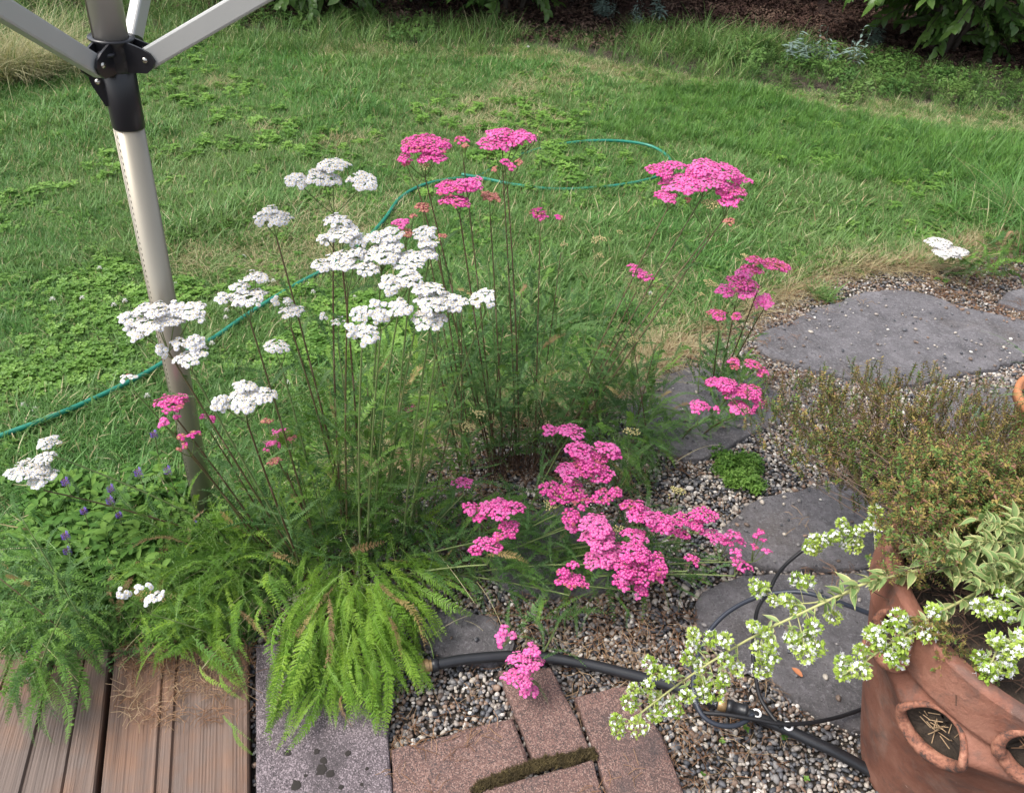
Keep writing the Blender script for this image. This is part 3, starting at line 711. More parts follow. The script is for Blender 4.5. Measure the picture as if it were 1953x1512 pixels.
    for i in range(leaves):
        u_ = .06+.86*(i+YR.uniform(0, .6))/leaves; p = path[int(u_*(k-1))]; a = i*2.4+YR.uniform(-.4, .4)
        ls = lsize*(1.25-.75*u_)*YR.uniform(.8, 1.2); el = YR.uniform(.15, .75)
        d = np.array([math.cos(a)*math.cos(el), math.sin(a)*math.cos(el), math.sin(el)])
        put(STEMV[lk][YR.integers(0, 8)], 'leaf', root, mat=frame(p-B, p-B+d*ls, YR.normal(0, .3), YR.uniform(.9, 1.3)))
    return root

WB = (650, 1130)
WG = 'white yarrow'
# ---- white flowers
yarrow('tallest white flower head, a broad one with a smaller one beside it', (660, 1090), 1.42, [(566, 335, 21, 14), (617, 329, 30, 16), (631, 307, 30, 13), (692, 338, 27, 18)], leaves=11, stem='r')
yarrow('white flower head on a slanting stem, alone against the lawn beyond the tall pole', (680, 1075), 1.40, [(500, 412, 16, 14), (530, 408, 21, 13), (514, 394, 14, 8)], leaves=8, stem='r')
yarrow('white flower head just below the tallest white one', (690, 1080), 1.32, [(645, 411, 26, 9), (651, 433, 31, 14), (622, 447, 16, 11)], leaves=9, stem='r')
yarrow('largest white flower mass, topmost of the dense central group', (700, 1070), 1.30, [(683, 452, 18, 14), (719, 448, 24, 14), (744, 437, 22, 13), (728, 472, 36, 18), (750, 461, 18, 12)], leaves=9, lk='mid')
yarrow('white flower head at the outer edge of the dense central group', (665, 1085), 1.26, [(617, 497, 18, 13), (653, 486, 30, 16), (677, 474, 17, 11), (697, 503, 28, 10)], leaves=9, stem='r')
yarrow('white flower head right beneath the rusty pink buds', (720, 1060), 1.34, [(811, 438, 20, 16), (817, 455, 18, 10), (818, 476, 18, 12)], leaves=9)
yarrow('round white flower head in the middle of the dense group', (730, 1060), 1.28, [(780, 490, 31, 21)], leaves=8, lk='mid')
yarrow('white flower head with two lobes, above the lowest white rows', (715, 1080), 1.22, [(745, 537, 22, 20), (783, 524, 25, 18)], leaves=8)
yarrow('broad white flower head nearest the tall pink stems', (770, 1060), 1.20, [(819, 541, 27, 11), (831, 561, 40, 20), (870, 571, 20, 16)], leaves=9, lk='mid')
yarrow('white flower head tucked under the broad one near the pink stems', (765, 1085), 1.17, [(818, 600, 31, 19)], leaves=7, lk='mid')
yarrow('small white flower head standing apart, in front of the dark pink stems', (775, 1040), 1.24, [(920, 562, 25, 18)], leaves=7)
yarrow('wide white flower head of three lobes in the lower row', (700, 1100), 1.16, [(688, 592, 18, 17), (720, 588, 23, 23), (761, 581, 22, 18)], leaves=9, lk='mid')
yarrow('lowest white flower head of the dense central group', (690, 1110), 1.12, [(670, 632, 13, 16), (700, 629, 22, 20)], leaves=8, lk='mid')
yarrow('large white flower head that overlaps the metal pole', (590, 1105), 1.18, [(244, 601, 20, 15), (286, 581, 28, 13), (299, 599, 37, 21), (261, 625, 23, 19), (331, 583, 17, 15), (365, 585, 24, 17)], leaves=10, stem='r')
yarrow('white flower head hanging just under the one on the pole', (600, 1110), 1.14, [(308, 668, 12, 15), (342, 652, 14, 11), (371, 648, 17, 17), (359, 671, 32, 14)], leaves=9)
yarrow('low white flower head between the pole and the ferny stems', (590, 1120), 1.08, [(422, 769, 18, 20), (465, 752, 30, 24), (467, 729, 21, 11), (503, 747, 20, 16), (465, 773, 14, 10)], leaves=10, stem='r')
yarrow('white flower head whose stem crosses the green hose', (620, 1100), 1.24, [(427, 561, 17, 12), (457, 541, 18, 9), (473, 556, 32, 15), (455, 572, 14, 8), (486, 521, 22, 8)], leaves=10, stem='r')
yarrow('small loose white flower head close behind the green hose', (680, 1080), 1.34, [(525, 572, 9, 10), (547, 571, 8, 5), (554, 586, 22, 13)], leaves=8, sparse=.15, stem='r')
yarrow('small white flower head low over the clover', (640, 1090), 1.28, [(521, 654, 20, 12), (543, 661, 9, 7)], leaves=6, sparse=.15)
yarrow('half open white flower head with gaps, between the dense group and the hose', (700, 1080), 1.36, [(618, 601, 9, 6), (645, 607, 16, 11)], leaves=6, sparse=.45)
yarrow('tiny brownish white flower head beside the hose and the pole', (440, 960), 1.34, [(243, 713, 14, 6)], leaves=5, sparse=.3, mix=('faded', .2))
yarrow('small white flower head on a long low stem over the grass', (440, 1020), 1.22, [(89, 836, 20, 11)], leaves=7, zb=.02)
yarrow('white flower head nearest the frame edge over the grass, of three lobes', (440, 1035), 1.16, [(81, 867, 19, 12), (55, 888, 34, 19), (77, 905, 25, 14)], leaves=8, stem='r')
yarrow('small scattered white flower head low among the feathery leaves', (480, 1240), .92, [(233, 1133, 13, 15), (264, 1119, 10, 8), (283, 1115, 7, 7), (291, 1134, 18, 13), (315, 1123, 7, 6)], leaves=7, lk='mid', sparse=.1, thick=.0013)
yarrow('lone white flower head at the far gravel edge', (1905, 530), 2.95, [(1793, 457, 21, 9), (1808, 473, 23, 12), (1832, 474, 17, 10)], leaves=14, tilt=.0, lsize=.16, lk='mid')

# ---- pink upright flowers
PG_ = 'pink yarrow'
def pk(label, base, Yh, blobs, **k):
    k.setdefault('stem', 'r'); k.setdefault('leaves', 10); return yarrow(label, base, Yh, blobs, k.pop('kind', 'pink'), **k)
pk('deep pink flower head, farthest toward the tallest white one', (940, 890), 1.80, [(811, 266, 43, 17), (824, 291, 26, 10), (773, 296, 13, 8), (844, 268, 15, 8), (793, 276, 20, 12)])
pk('small faded pink flower head beside the deep pink one', (945, 885), 1.84, [(879, 260, 14, 6, 'pink'), (888, 277, 7, 4, 'faded')], leaves=6)
pk('dull pink bud cluster under the deep pink flower head', (935, 885), 1.76, [(776, 309, 9, 6, 'faded'), (811, 311, 12, 6, 'bud')], leaves=5, kind='faded')
pk('tallest pink flower head, highest in the bed', (985, 880), 1.86, [(960, 248, 30, 10), (1000, 252, 24, 9), (941, 265, 27, 11), (960, 278, 10, 7), (980, 262, 22, 8), (1030, 256, 7, 6, 'bud')], leaves=12)
pk('half faded pink flower head under the tallest one', (990, 885), 1.80, [(963, 309, 10, 7), (976, 316, 8, 7), (990, 308, 9, 6, 'faded'), (944, 320, 8, 5, 'faded')], leaves=10)
pk('deep pink flower head in two tiers at the green hose', (950, 900), 1.70, [(858, 349, 28, 12), (885, 345, 24, 12), (905, 345, 17, 14), (870, 376, 28, 10)])
pk('rusty pink flower head right of the two tier one', (960, 895), 1.74, [(935, 366, 18, 7), (947, 378, 9, 5)], leaves=7, kind='faded')
pk('dull pink flower head in front of the curve of the hose', (900, 900), 1.72, [(806, 385, 15, 6), (808, 399, 10, 4)], leaves=6, kind='faded')
pk('rusty pink flower heads rising behind the white group', (880, 910), 1.60, [(763, 418, 17, 8, 'pink'), (776, 440, 13, 10), (788, 411, 8, 5)], leaves=7, kind='faded')
pk('small rusty pink head between the white group and dark stems', (900, 900), 1.62, [(845, 450, 9, 6), (835, 455, 6, 4, 'bud')], leaves=5, kind='faded')
pk('small two tier pink flower head standing alone above bare stems', (1020, 890), 1.84, [(1025, 397, 16, 6), (1033, 408, 13, 6, 'pink'), (1066, 413, 9, 4)], leaves=8, kind='faded', mix=('pink', .45))
pk('wide pink flower head, left lobe of the tall leaning stems', (1040, 880), 1.90, [(1261, 317, 25, 12), (1288, 309, 22, 8), (1298, 339, 36, 17), (1273, 369, 20, 10)], leaves=9)
pk('crowning pink flower head of the tall leaning stems', (1055, 880), 1.92, [(1350, 311, 30, 14), (1350, 334, 38, 18), (1390, 321, 24, 14), (1325, 322, 18, 12)], leaves=10)
pk('pink flower head at the outer side of the tall leaning stems', (1065, 875), 1.90, [(1412, 336, 14, 9), (1394, 356, 26, 13), (1393, 378, 21, 9), (1432, 344, 7, 5), (1380, 362, 14, 10)], leaves=8)
pk('cream and rust buds under the wide pink flower heads', (1055, 870), 1.86, [(1360, 383, 18, 9, 'bud'), (1393, 416, 11, 6, 'faded'), (1312, 380, 7, 6, 'faded')], leaves=9, kind='faded')
pk('small pink flower head below the tall leaning stems', (1080, 860), 1.86, [(1208, 503, 11, 5), (1220, 515, 16, 8), (1235, 523, 13, 6)], leaves=7)
pk('paler pink flower head behind the one near the big stepping stone', (1370, 745), 2.02, [(1445, 492, 20, 7), (1480, 498, 24, 9), (1496, 506, 12, 9), (1435, 508, 20, 8)], leaves=6, mix=('faded', .4))
pk('bright pink flower head near the big stepping stone', (1365, 750), 1.94, [(1385, 549, 17, 12), (1418, 531, 28, 12), (1424, 551, 20, 11), (1420, 515, 16, 8)], leaves=9)
pk('small bright pink flower head drooping toward the big stepping stone', (1372, 750), 1.92, [(1458, 571, 17, 15)], leaves=7)
pk('small half open pink flower head over the gravel corner', (1355, 760), 1.86, [(1369, 594, 18, 10), (1405, 599, 10, 8)], leaves=7, mix=('faded', .3))
pk('dull small pink flower heads above the widest low one', (1370, 780), 1.78, [(1400, 683, 12, 7), (1403, 698, 9, 5), (1437, 688, 15, 8), (1456, 705, 11, 9)], leaves=6, mix=('faded', .35))
pk('wide pink flower head against the brown twiggy shrub', (1340, 830), 1.62, [(1378, 725, 28, 11), (1427, 740, 28, 14), (1398, 740, 24, 12), (1416, 770, 24, 13), (1448, 765, 14, 12)], leaves=9)
pk('small pink flower head close beside the wide one at the shrub', (1300, 840), 1.60, [(1335, 769, 18, 13), (1367, 778, 8, 6)], leaves=7)
# ---- pink, sprawling low
pk('pair of small pink heads over the dead brown stems', (1000, 990), 1.44, [(1049, 816, 15, 12), (1089, 815, 28, 12)], leaves=6, stem='g')
pk('large bright pink flower head, upper one of the sprawling group', (990, 1010), 1.34, [(1107, 851, 26, 17), (1161, 848, 24, 13), (1128, 869, 32, 20), (1178, 865, 10, 9)], leaves=7, stem='g')
pk('bright pink flower head directly below the upper sprawling one', (985, 1020), 1.30, [(1089, 890, 26, 16), (1149, 897, 22, 18), (1115, 886, 22, 14)], leaves=6, stem='g')
pk('speckled pink and cream flower head beside the dead stems', (960, 1040), 1.26, [(1050, 926, 20, 16), (1092, 925, 24, 18), (1071, 940, 24, 14), (1052, 957, 14, 8, 'bud')], leaves=6, stem='g', mix=('bud', .22))
pk('half open pink head between two larger ones, with dark gaps', (980, 1050), 1.24, [(1149, 940, 20, 15), (1175, 934, 12, 12), (1110, 950, 18, 16)], leaves=5, stem='g', mix=('faded', .2), sparse=.1)
pk('narrow pink flower head hanging beside the longest pink mass', (900, 1080), 1.20, [(1089, 980, 18, 16), (1092, 1003, 12, 14)], leaves=6, stem='g')
pk('longest vertical mass of paler pink flowers', (850, 1100), 1.16, [(1137, 994, 28, 22), (1143, 1018, 32, 22), (1143, 1060, 28, 20), (1160, 1042, 28, 20)], leaves=8, stem='g', kind='light')
pk('pink flower head with a small tuft above it, in the dense sprawl', (1010, 1060), 1.22, [(1208, 957, 22, 12), (1226, 973, 28, 16), (1262, 988, 28, 18)], leaves=6, stem='g')
pk('pink flower head in the middle of the dense sprawl', (1020, 1080), 1.18, [(1214, 1012, 24, 12)], leaves=5, stem='g')
pk('largest deep pink mass, lowest of the dense sprawl', (1000, 1110), 1.10, [(1214, 1046, 30, 20), (1202, 1074, 30, 20), (1250, 1069, 24, 22), (1228, 1088, 28, 16), (1190, 1099, 20, 14), (1262, 1104, 8, 12), (1223, 1121, 15, 16)], leaves=7, stem='g')
pk('pink flower head over the dark gravel, with cream centres', (1060, 1060), 1.26, [(1342, 973, 26, 13), (1302, 985, 18, 14), (1330, 995, 16, 12), (1298, 1012, 20, 11)], leaves=6, stem='g', mix=('bud', .12))
pk('pink flower head reaching onto the dark stepping stone', (1090, 1070), 1.24, [(1363, 1017, 22, 14), (1399, 1014, 16, 9), (1414, 1030, 12, 6), (1386, 1028, 14, 8)], leaves=6, stem='g', sparse=.08)
pk('small deep pink flower head under the one on the stepping stone', (1100, 1100), 1.17, [(1405, 1049, 12, 10), (1416, 1071, 22, 10)], leaves=5, stem='g', sparse=.12)
pk('sparse pink florets farthest out on the stepping stone', (1110, 1090), 1.20, [(1450, 1012, 9, 6), (1440, 1040, 9, 6), (1464, 1049, 10, 6), (1457, 1030, 6, 5), (1441, 1020, 5, 4)], leaves=4, stem='g', sparse=.3)
pk('small dull pink head in the shade under the sprawl', (1060, 1110), 1.14, [(1323, 1060, 15, 9)], leaves=4, stem='g', mix=('faded', .3))
pk('small pink flower head on a pale bare stem near the ground', (830, 1090), 1.08, [(1092, 1071, 13, 8), (1092, 1100, 28, 15), (1074, 1090, 12, 10)], leaves=6, stem='g')
pk('bright pink flower head on a pale branching stem beside the ferny tuft', (700, 1090), 1.18, [(898, 965, 16, 14), (914, 985, 12, 10), (944, 962, 28, 20), (974, 960, 26, 14), (974, 1001, 20, 18)], leaves=8, stem='g')
pk('pink flower head just under the one on the branching stem', (710, 1110), 1.10, [(931, 1031, 28, 15), (908, 1043, 14, 10), (950, 1018, 14, 10)], leaves=6, stem='g')
pk('tiny pink flower head alone in front of the dead stems', (760, 1080), 1.34, [(881, 912, 20, 9)], leaves=4, stem='g', sparse=.15)
pk('small pink tuft above the black hose', (1010, 1180), .95, [(955, 1218, 11, 15), (961, 1196, 9, 8), (978, 1211, 8, 8)], leaves=4, stem='g', kind='light', zb=.02, thick=.0013)
pk('light pink flower head resting on the black hose and brick', (1075, 1170), .895, [(1016, 1233, 16, 12), (1004, 1254, 34, 17), (990, 1284, 28, 18), (1009, 1309, 19, 14)], leaves=6, stem='g', kind='light', zb=.02)
# ---- pink at the pole
pk('deep pink flower head in front of the pole, under the white ones', (540, 1080), 1.22, [(325, 760, 27, 14), (342, 752, 14, 9)], leaves=7)
pk('two small pink heads beside the pole', (520, 1080), 1.18, [(312, 804, 11, 10), (335, 797, 8, 8)], leaves=5)
pk('small pink head just beyond the pole', (540, 1060), 1.24, [(390, 793, 8, 6), (403, 799, 8, 8)], leaves=5)
pk('salmon pink faded heads crossing the pole', (530, 1070), 1.16, [(369, 825, 13, 6), (347, 832, 8, 8), (352, 848, 7, 7), (340, 855, 6, 6)], leaves=5, kind='faded', mix=('pink', .4))
pk('pink head in two tufts among the ferny stems', (640, 1080), 1.26, [(534, 819, 17, 9), (515, 841, 17, 9), (511, 801, 12, 5, 'faded')], leaves=6)
pk('brown dried flower head among the ferny stems', (630, 1090), 1.2, [(522, 873, 13, 8), (557, 836, 8, 8)], leaves=4, kind='faded')
pk('dull salmon flower head deep inside the ferny stems', (800, 1000), 1.46, [(778, 771, 18, 7)], leaves=5, kind='faded', mix=('pink', .4))
# ---- green and cream buds
for lab, bs, Y, bl in [('cream bud cluster on a thin stem beyond the bare pink stems', (1080, 850), 1.95, [(1143, 450, 15, 6), (1135, 459, 7, 4), (1145, 486, 8, 4)]),
                       ('tiny cream bud head next to the cream bud cluster', (1090, 850), 2.0, [(1181, 441, 7, 4)]),
                       ('tiny cream bud head near the small two tier pink head', (1040, 860), 1.95, [(1075, 465, 8, 4)]),
                       ('pale green bud head under the small pink head', (1100, 850), 1.86, [(1255, 541, 12, 6)]),
                       ('pale green bud heads on short stems over the gravel', (1210, 830), 1.75, [(1208, 642, 11, 5), (1221, 656, 6, 5)]),
                       ('cream bud head standing above the sprawling pink group', (1180, 950), 1.50, [(1199, 820, 10, 7), (1213, 822, 9, 7)]),
                       ('yellow green bud head beside the dead brown stems', (880, 1000), 1.42, [(912, 783, 14, 7), (893, 808, 13, 9)]),
                       ('cream bud head over the dark gravel', (1190, 1010), 1.36, [(1291, 929, 12, 6), (1300, 936, 10, 7), (1276, 944, 5, 5)]),
                       ('olive bud head inside the dense pink sprawl', (1010, 1060), 1.20, [(1178, 1008, 12, 12)]),
                       ('tan bud head at the lawn edge near the bright pink head', (1330, 760), 2.05, [(1358, 535, 15, 4), (1337, 560, 8, 4)]),
                       ('small tan bud heads behind the paler pink head', (1350, 740), 2.2, [(1422, 484, 9, 4), (1407, 495, 5, 3)])]:
    yarrow(lab, bs, Y, bl, 'bud', 'g', 6, 'dark', thick=.0014, group='yarrow in bud')

# ---- leafy shoots without flowers and the feathery mass at the foot of the stems
def fern(name, label, cen, ztop, tips, key, group=None, n_arch=(0, 8), L=None):
    """a tuft: leaves from near cen to the listed tips (world points)"""
    B = G(*cen); root = empty(name, B, label, 'yarrow', group)
    for (o_, tp) in tips:
        k = key[YR.integers(0, len(key))] if isinstance(key, (list, tuple)) else key
        if YR.random() < .025: k = 'brown'
        put((STEMV if k in STEMV and isinstance(key, (list, tuple)) and YR.random() < .5 else LEAFV)[k][YR.integers(*n_arch)], 'leaf', root, mat=frame(o_-B, tp-B, YR.normal(0, .35), YR.uniform(.75, 1.15)))
    return root
def tips_px(n, src_box, tip_poly, zs, zt, Lr, spread=.04):
    """random leaves: origin over a source pixel box, heading to a random tip inside the pixel polygon"""
    out = []; tp = np.array(tip_poly, float); lo, hi = tp.min(0), tp.max(0)
    while len(out) < n:
        q = np.array([YR.uniform(lo[0], hi[0]), YR.uniform(lo[1], hi[1])])
        if not inpoly(q[None], tp)[0]: continue
        T = G(q[0], q[1], YR.uniform(*zt)); S = G(YR.uniform(src_box[0], src_box[2]), YR.uniform(src_box[1], src_box[3]), 0); S[2] = YR.uniform(*zs)
        d = S-T; l = np.linalg.norm(d); Lw = min(l, YR.uniform(*Lr)); d = d/l
        S2 = T+d*Lw; S2[2] = max(.012, T[2]+(S[2]-T[2])*(Lw/l)+.02*YR.random())
        out.append((S2, T))
    return out
fern('yarrow_clump', 'bright green fern-like tuft spilling over the concrete paver', (640, 1150), .1,
     tips_px(140, (590, 1090, 720, 1160), [(500, 1290), (500, 1445), (560, 1390), (640, 1370), (700, 1400), (745, 1415), (770, 1330), (850, 1330), (830, 1250), (700, 1200), (560, 1210)], (.07, .16), (.034, .06), (.11, .21))
     + tips_px(50, (560, 1180, 760, 1230), [(500, 1390), (520, 1440), (560, 1440), (600, 1400), (660, 1400), (740, 1425), (760, 1380), (740, 1330), (560, 1320)], (.05, .09), (.034, .045), (.07, .15))
     + tips_px(75, (600, 1080, 720, 1120), [(520, 1130), (520, 1240), (640, 1290), (760, 1290), (800, 1180), (740, 1100), (560, 1080)], (.05, .14), (.06, .16), (.09, .16))
     + tips_px(45, (650, 1080, 740, 1130), [(760, 1180), (800, 1260), (850, 1220), (905, 1180), (910, 1090), (840, 1080)], (.05, .14), (.03, .10), (.09, .18)), 'bright')
fern('yarrow_clump', 'feathery green leaves drooping over the ends of the deck boards', (300, 1220), .1,
     tips_px(180, (220, 1120, 480, 1225), [(200, 1260), (260, 1310), (330, 1270), (430, 1290), (465, 1330), (485, 1450), (480, 1250), (450, 1100), (250, 1040), (200, 1120)], (.03, .10), (.035, .12), (.07, .17))
     + tips_px(55, (400, 1050, 520, 1150), [(440, 1080), (500, 1020), (600, 1100), (560, 1240), (440, 1250)], (.03, .1), (.05, .14), (.08, .15)), ['bright', 'mid'])
fern('yarrow_clump', 'dark feathery leaves at the frame corner over the greyer deck board', (60, 1230), .1,
     tips_px(190, (-20, 1100, 230, 1240), [(-60, 1030), (120, 1020), (260, 1090), (260, 1240), (180, 1340), (140, 1430), (80, 1440), (20, 1400), (-60, 1440)], (.04, .14), (.035, .16), (.08, .18)), ['mid', 'dark', 'mid'])
fern('yarrow_clump', 'soft green fern-like leaves behind the pole foot, between the purple flowers', (430, 1060), .1,
     tips_px(170, (330, 1020, 560, 1150), [(200, 1030), (180, 1110), (300, 1180), (450, 1150), (560, 1040), (560, 900), (420, 900), (330, 980)], (.02, .08), (.04, .20), (.08, .17)), ['bright', 'mid', 'mid'])
fern('yarrow_clump', 'tall ferny leaves massed round the feet of the white flower stems', (670, 1080), .1,
     tips_px(120, (600, 1000, 800, 1110), [(490, 940), (540, 860), (640, 860), (760, 840), (880, 900), (860, 1040), (740, 1110), (560, 1080)], (.03, .12), (.08, .22), (.10, .19))
     + tips_px(215, (600, 900, 820, 1060), [(480, 900), (510, 720), (640, 640), (760, 600), (860, 660), (880, 880), (700, 960)], (.12, .34), (.18, .50), (.09, .16)), ['mid', 'dark', 'mid', 'bright'])
fern('yarrow_clump', 'dark ferny leaves round the feet of the tall pink stems', (960, 880), .1,
     tips_px(100, (880, 820, 1080, 920), [(800, 780), (850, 700), (1000, 680), (1120, 700), (1180, 780), (1080, 860), (900, 850), (820, 900)], (.02, .1), (.06, .24), (.08, .15))
     + tips_px(230, (860, 760, 1120, 880), [(800, 760), (830, 560), (900, 480), (1100, 520), (1200, 640), (1190, 780), (1000, 800)], (.12, .38), (.16, .50), (.08, .14)), ['dark', 'dark', 'mid'])
fern('yarrow_clump', 'dark ferny leaves spreading toward the pale grey stepping stone', (1180, 880), .1,
     tips_px(150, (1080, 820, 1260, 900), [(1060, 740), (1130, 640), (1260, 600), (1340, 700), (1330, 850), (1270, 900), (1180, 980), (1080, 900)], (.02, .14), (.04, .34), (.09, .17))
     + tips_px(70, (1080, 820, 1260, 880), [(1180, 880), (1300, 820), (1340, 780), (1300, 880), (1240, 960), (1140, 960)], (.02, .1), (.03, .15), (.09, .16)), ['dark', 'mid', 'dark'])
fern('yarrow_clump', 'low leaves under the wide pink flower head by the shrub', (1380, 800), .1,
     tips_px(90, (1330, 780, 1420, 850), [(1290, 760), (1330, 640), (1420, 620), (1470, 700), (1450, 830), (1330, 840)], (.02, .1), (.04, .22), (.07, .13)), ['dark', 'mid'])
fern('yarrow_clump', 'grey green leaves between the ferny tuft and the sprawling pink flowers', (860, 1060), .1,
     tips_px(150, (740, 990, 920, 1090), [(760, 940), (900, 900), (1050, 960), (1080, 1100), (1040, 1170), (940, 1180), (820, 1110)], (.02, .08), (.03, .16), (.07, .15)), ['dark', 'mid'])
fern('yarrow_clump', 'dark leaves in the shade beneath the dense pink sprawl', (1130, 1100), .1,
     tips_px(110, (1060, 1020, 1260, 1110), [(1000, 1060), (1120, 960), (1340, 1020), (1420, 1090), (1360, 1150), (1200, 1210), (1040, 1230), (980, 1180)], (.02, .08), (.03, .13), (.06, .13)), ['dark', 'dark', 'mid'])
SHL = ['from the dark stems beneath the rusty pink heads', 'close behind the small white head that stands apart', 'under the small two tier pink head', 'reaching toward the cream bud cluster', 'short, before the gravel corner', 'slender, under the cream bud cluster', 'bending toward the white group from the dead stalks', 'beside the dull salmon head', 'dark, below the lowest white flowers', "bright, left of the ferny stems' centre", 'leaning toward the pole', 'in front of the dull salmon head', 'below the tallest pink flower', 'dark, rising to the hose beneath the pink heads', 'low, at the edge of the pale stepping stone', 'bending over the pale stepping stone', 'short, right above the dead stalks', 'amid the stems under the lowest white head', 'tall, under the broad white head', 'between the white group and the dark pink stems', 'leaning out over the purple self-heal', 'dark, at the frame corner over the feathery leaves', 'short and dark, behind the dead stalks', 'tall, beneath the small pink head', 'straight, alongside the tallest pink stem', 'thin, left of the tallest pink stem', 'bright and short, at the heart of the ferny tuft', 'bright and short, between the tuft and the pole', 'short, in front of the large white stems', 'short, beside the yellow green bud head', 'long and dark, leaning out past the greyer deck board', 'dark, rising over the washed out purple flower', 'short, bent over the greyer deck board', 'bright, next to the fullest purple self-heal flower']
fern('yarrow_clump', 'dark feathery leaves beside the lone white flower head at the far gravel edge', (1875, 520), .1,
     tips_px(60, (1850, 490, 1920, 530), [(1830, 480), (1870, 440), (1950, 440), (1953, 500), (1900, 545), (1800, 560), (1770, 500)], (.02, .10), (.03, .14), (.10, .18)), ['dark', 'mid'])
# shoots
for n_sh, (bx, by, tx, ty, Y, k) in enumerate([(880, 930, 880, 590, 1.62, 'dark'), (900, 910, 860, 520, 1.66, 'dark'), (1000, 880, 1050, 560, 1.8, 'dark'), (1020, 870, 1070, 480, 1.85, 'dark'), (1090, 860, 1150, 640, 1.82, 'dark'), (1100, 850, 1180, 560, 1.9, 'mid'),
                               (860, 960, 830, 700, 1.5, 'mid'), (820, 1000, 870, 760, 1.42, 'dark'), (740, 1040, 700, 740, 1.3, 'dark'), (620, 1080, 560, 860, 1.22, 'bright'), (560, 1090, 470, 900, 1.2, 'mid'), (700, 1060, 790, 800, 1.3, 'mid'),
                               (930, 900, 960, 620, 1.7, 'dark'), (960, 890, 930, 500, 1.75, 'dark'), (1200, 860, 1250, 660, 1.8, 'dark'), (1220, 870, 1270, 600, 1.86, 'mid'), (1150, 870, 1120, 700, 1.72, 'dark'), (660, 1070, 640, 760, 1.26, 'mid'),
                               (780, 1030, 850, 640, 1.38, 'dark'), (900, 920, 830, 620, 1.56, 'dark'), (380, 1080, 240, 960, 1.16, 'mid'), (200, 1190, 60, 1060, 1.0, 'dark'), (1050, 870, 1010, 700, 1.7, 'dark'), (1240, 880, 1190, 560, 1.9, 'dark'),
                               (970, 900, 995, 560, 1.78, 'dark'), (945, 905, 900, 640, 1.66, 'dark'), (640, 1090, 600, 900, 1.2, 'bright'), (590, 1100, 530, 940, 1.16, 'bright'), (720, 1050, 730, 840, 1.28, 'mid'), (850, 980, 900, 850, 1.45, 'mid'), (215, 1290, -10, 1095, .98, 'dark'), (205, 1265, 40, 985, 1.02, 'dark'), (60, 1330, 130, 1150, .86, 'mid'), (480, 1080, 300, 905, 1.18, 'bright')]):
    B = G(bx, by); T = PY(tx, ty, Y); root = empty('yarrow_shoot', B, 'flowerless yarrow shoot, '+SHL[n_sh], 'yarrow', 'flowerless yarrow shoots')
    path = bez(B, (B+T)/2+np.array([0, 0, .03]), T, 14); mb = MB(); mb.tube(path, np.linspace(.0019, .001, 14), 5, 0 if k == 'dark' and YR.random() < .6 else 1, True); mb.build('stem', [M_stemr, M_stemg], root, True, off=B)
    for i in range(15):
        u_ = .1+.9*i/15; p = path[int(u_*13)]; a = i*2.4+YR.uniform(-.4, .4); el = YR.uniform(.2, .9)
        d = np.array([math.cos(a)*math.cos(el), math.sin(a)*math.cos(el), math.sin(el)])
        put(STEMV[k][YR.integers(0, 8)], 'leaf', root, mat=frame(p-B, p-B+d*.115*(1.15-.55*u_)*YR.uniform(.8, 1.2), YR.normal(0, .3)))
# dead brown stems at the foot of the pink yarrow
mb = MB(); B = G(985, 900)
for i in range(110):
    q = G(YR.uniform(925, 1060), YR.uniform(870, 935)); a = YR.uniform(0, 6.28); h = YR.uniform(.03, .13)
    mb.tube([q, q+np.array([math.cos(a)*.02, math.sin(a)*.02, h*.6]), q+np.array([math.cos(a)*.05*YR.random(), math.sin(a)*.05, h])], .0012, 4, 0)
M_dead = leafy('dead_stem', [(.07, .04, .028), (.11, .065, .045)], .9, .05)
tag(mb.build('dead_stalks', M_dead), 'brown dead stalks cut short at the foot of the tall pink flowers', 'dead stalks')
# ================================================================== clothes dryer pole
M_alu, t, b, o = mat('brushed_aluminium'); b.inputs['Metallic'].default_value = .45; b.inputs['Roughness'].default_value = .36
t.links.new(mixc(t, noise(t, 6, 3, .5, opos(t)), (.27, .245, .195), (.36, .325, .26)), b.inputs['Base Color'])
M_alup = plain('painted_aluminium_arm', (.46, .46, .44), .4, .25, .05, 12); M_blk = plain('black_plastic', (.014, .014, .017), .32); M_steel = plain('steel', (.6, .58, .52), .25, 1.0)
PB = G(398, 1008); Yp = PB[1]; Pt = PY(198, 0, Yp+.0); ax = Pt-PB; ax /= np.linalg.norm(ax)
at = lambda px, py: PB+ax*np.dot(PY(px, py, Yp)-PB, ax)
pole = empty('clothes_dryer', PB, 'silver rotary clothes dryer pole with a black hub and three folded-out arms', 'clothes dryer')
p1 = at(248, 242); ph0 = at(238, 128); ph1 = at(231, 76); ptop = Pt+ax*.9
m_ = MB(); m_.tube([PB-ax*.15, p1+ax*.01], .0245, 40); m_.build('lower_tube', M_alu, pole, True, off=PB)
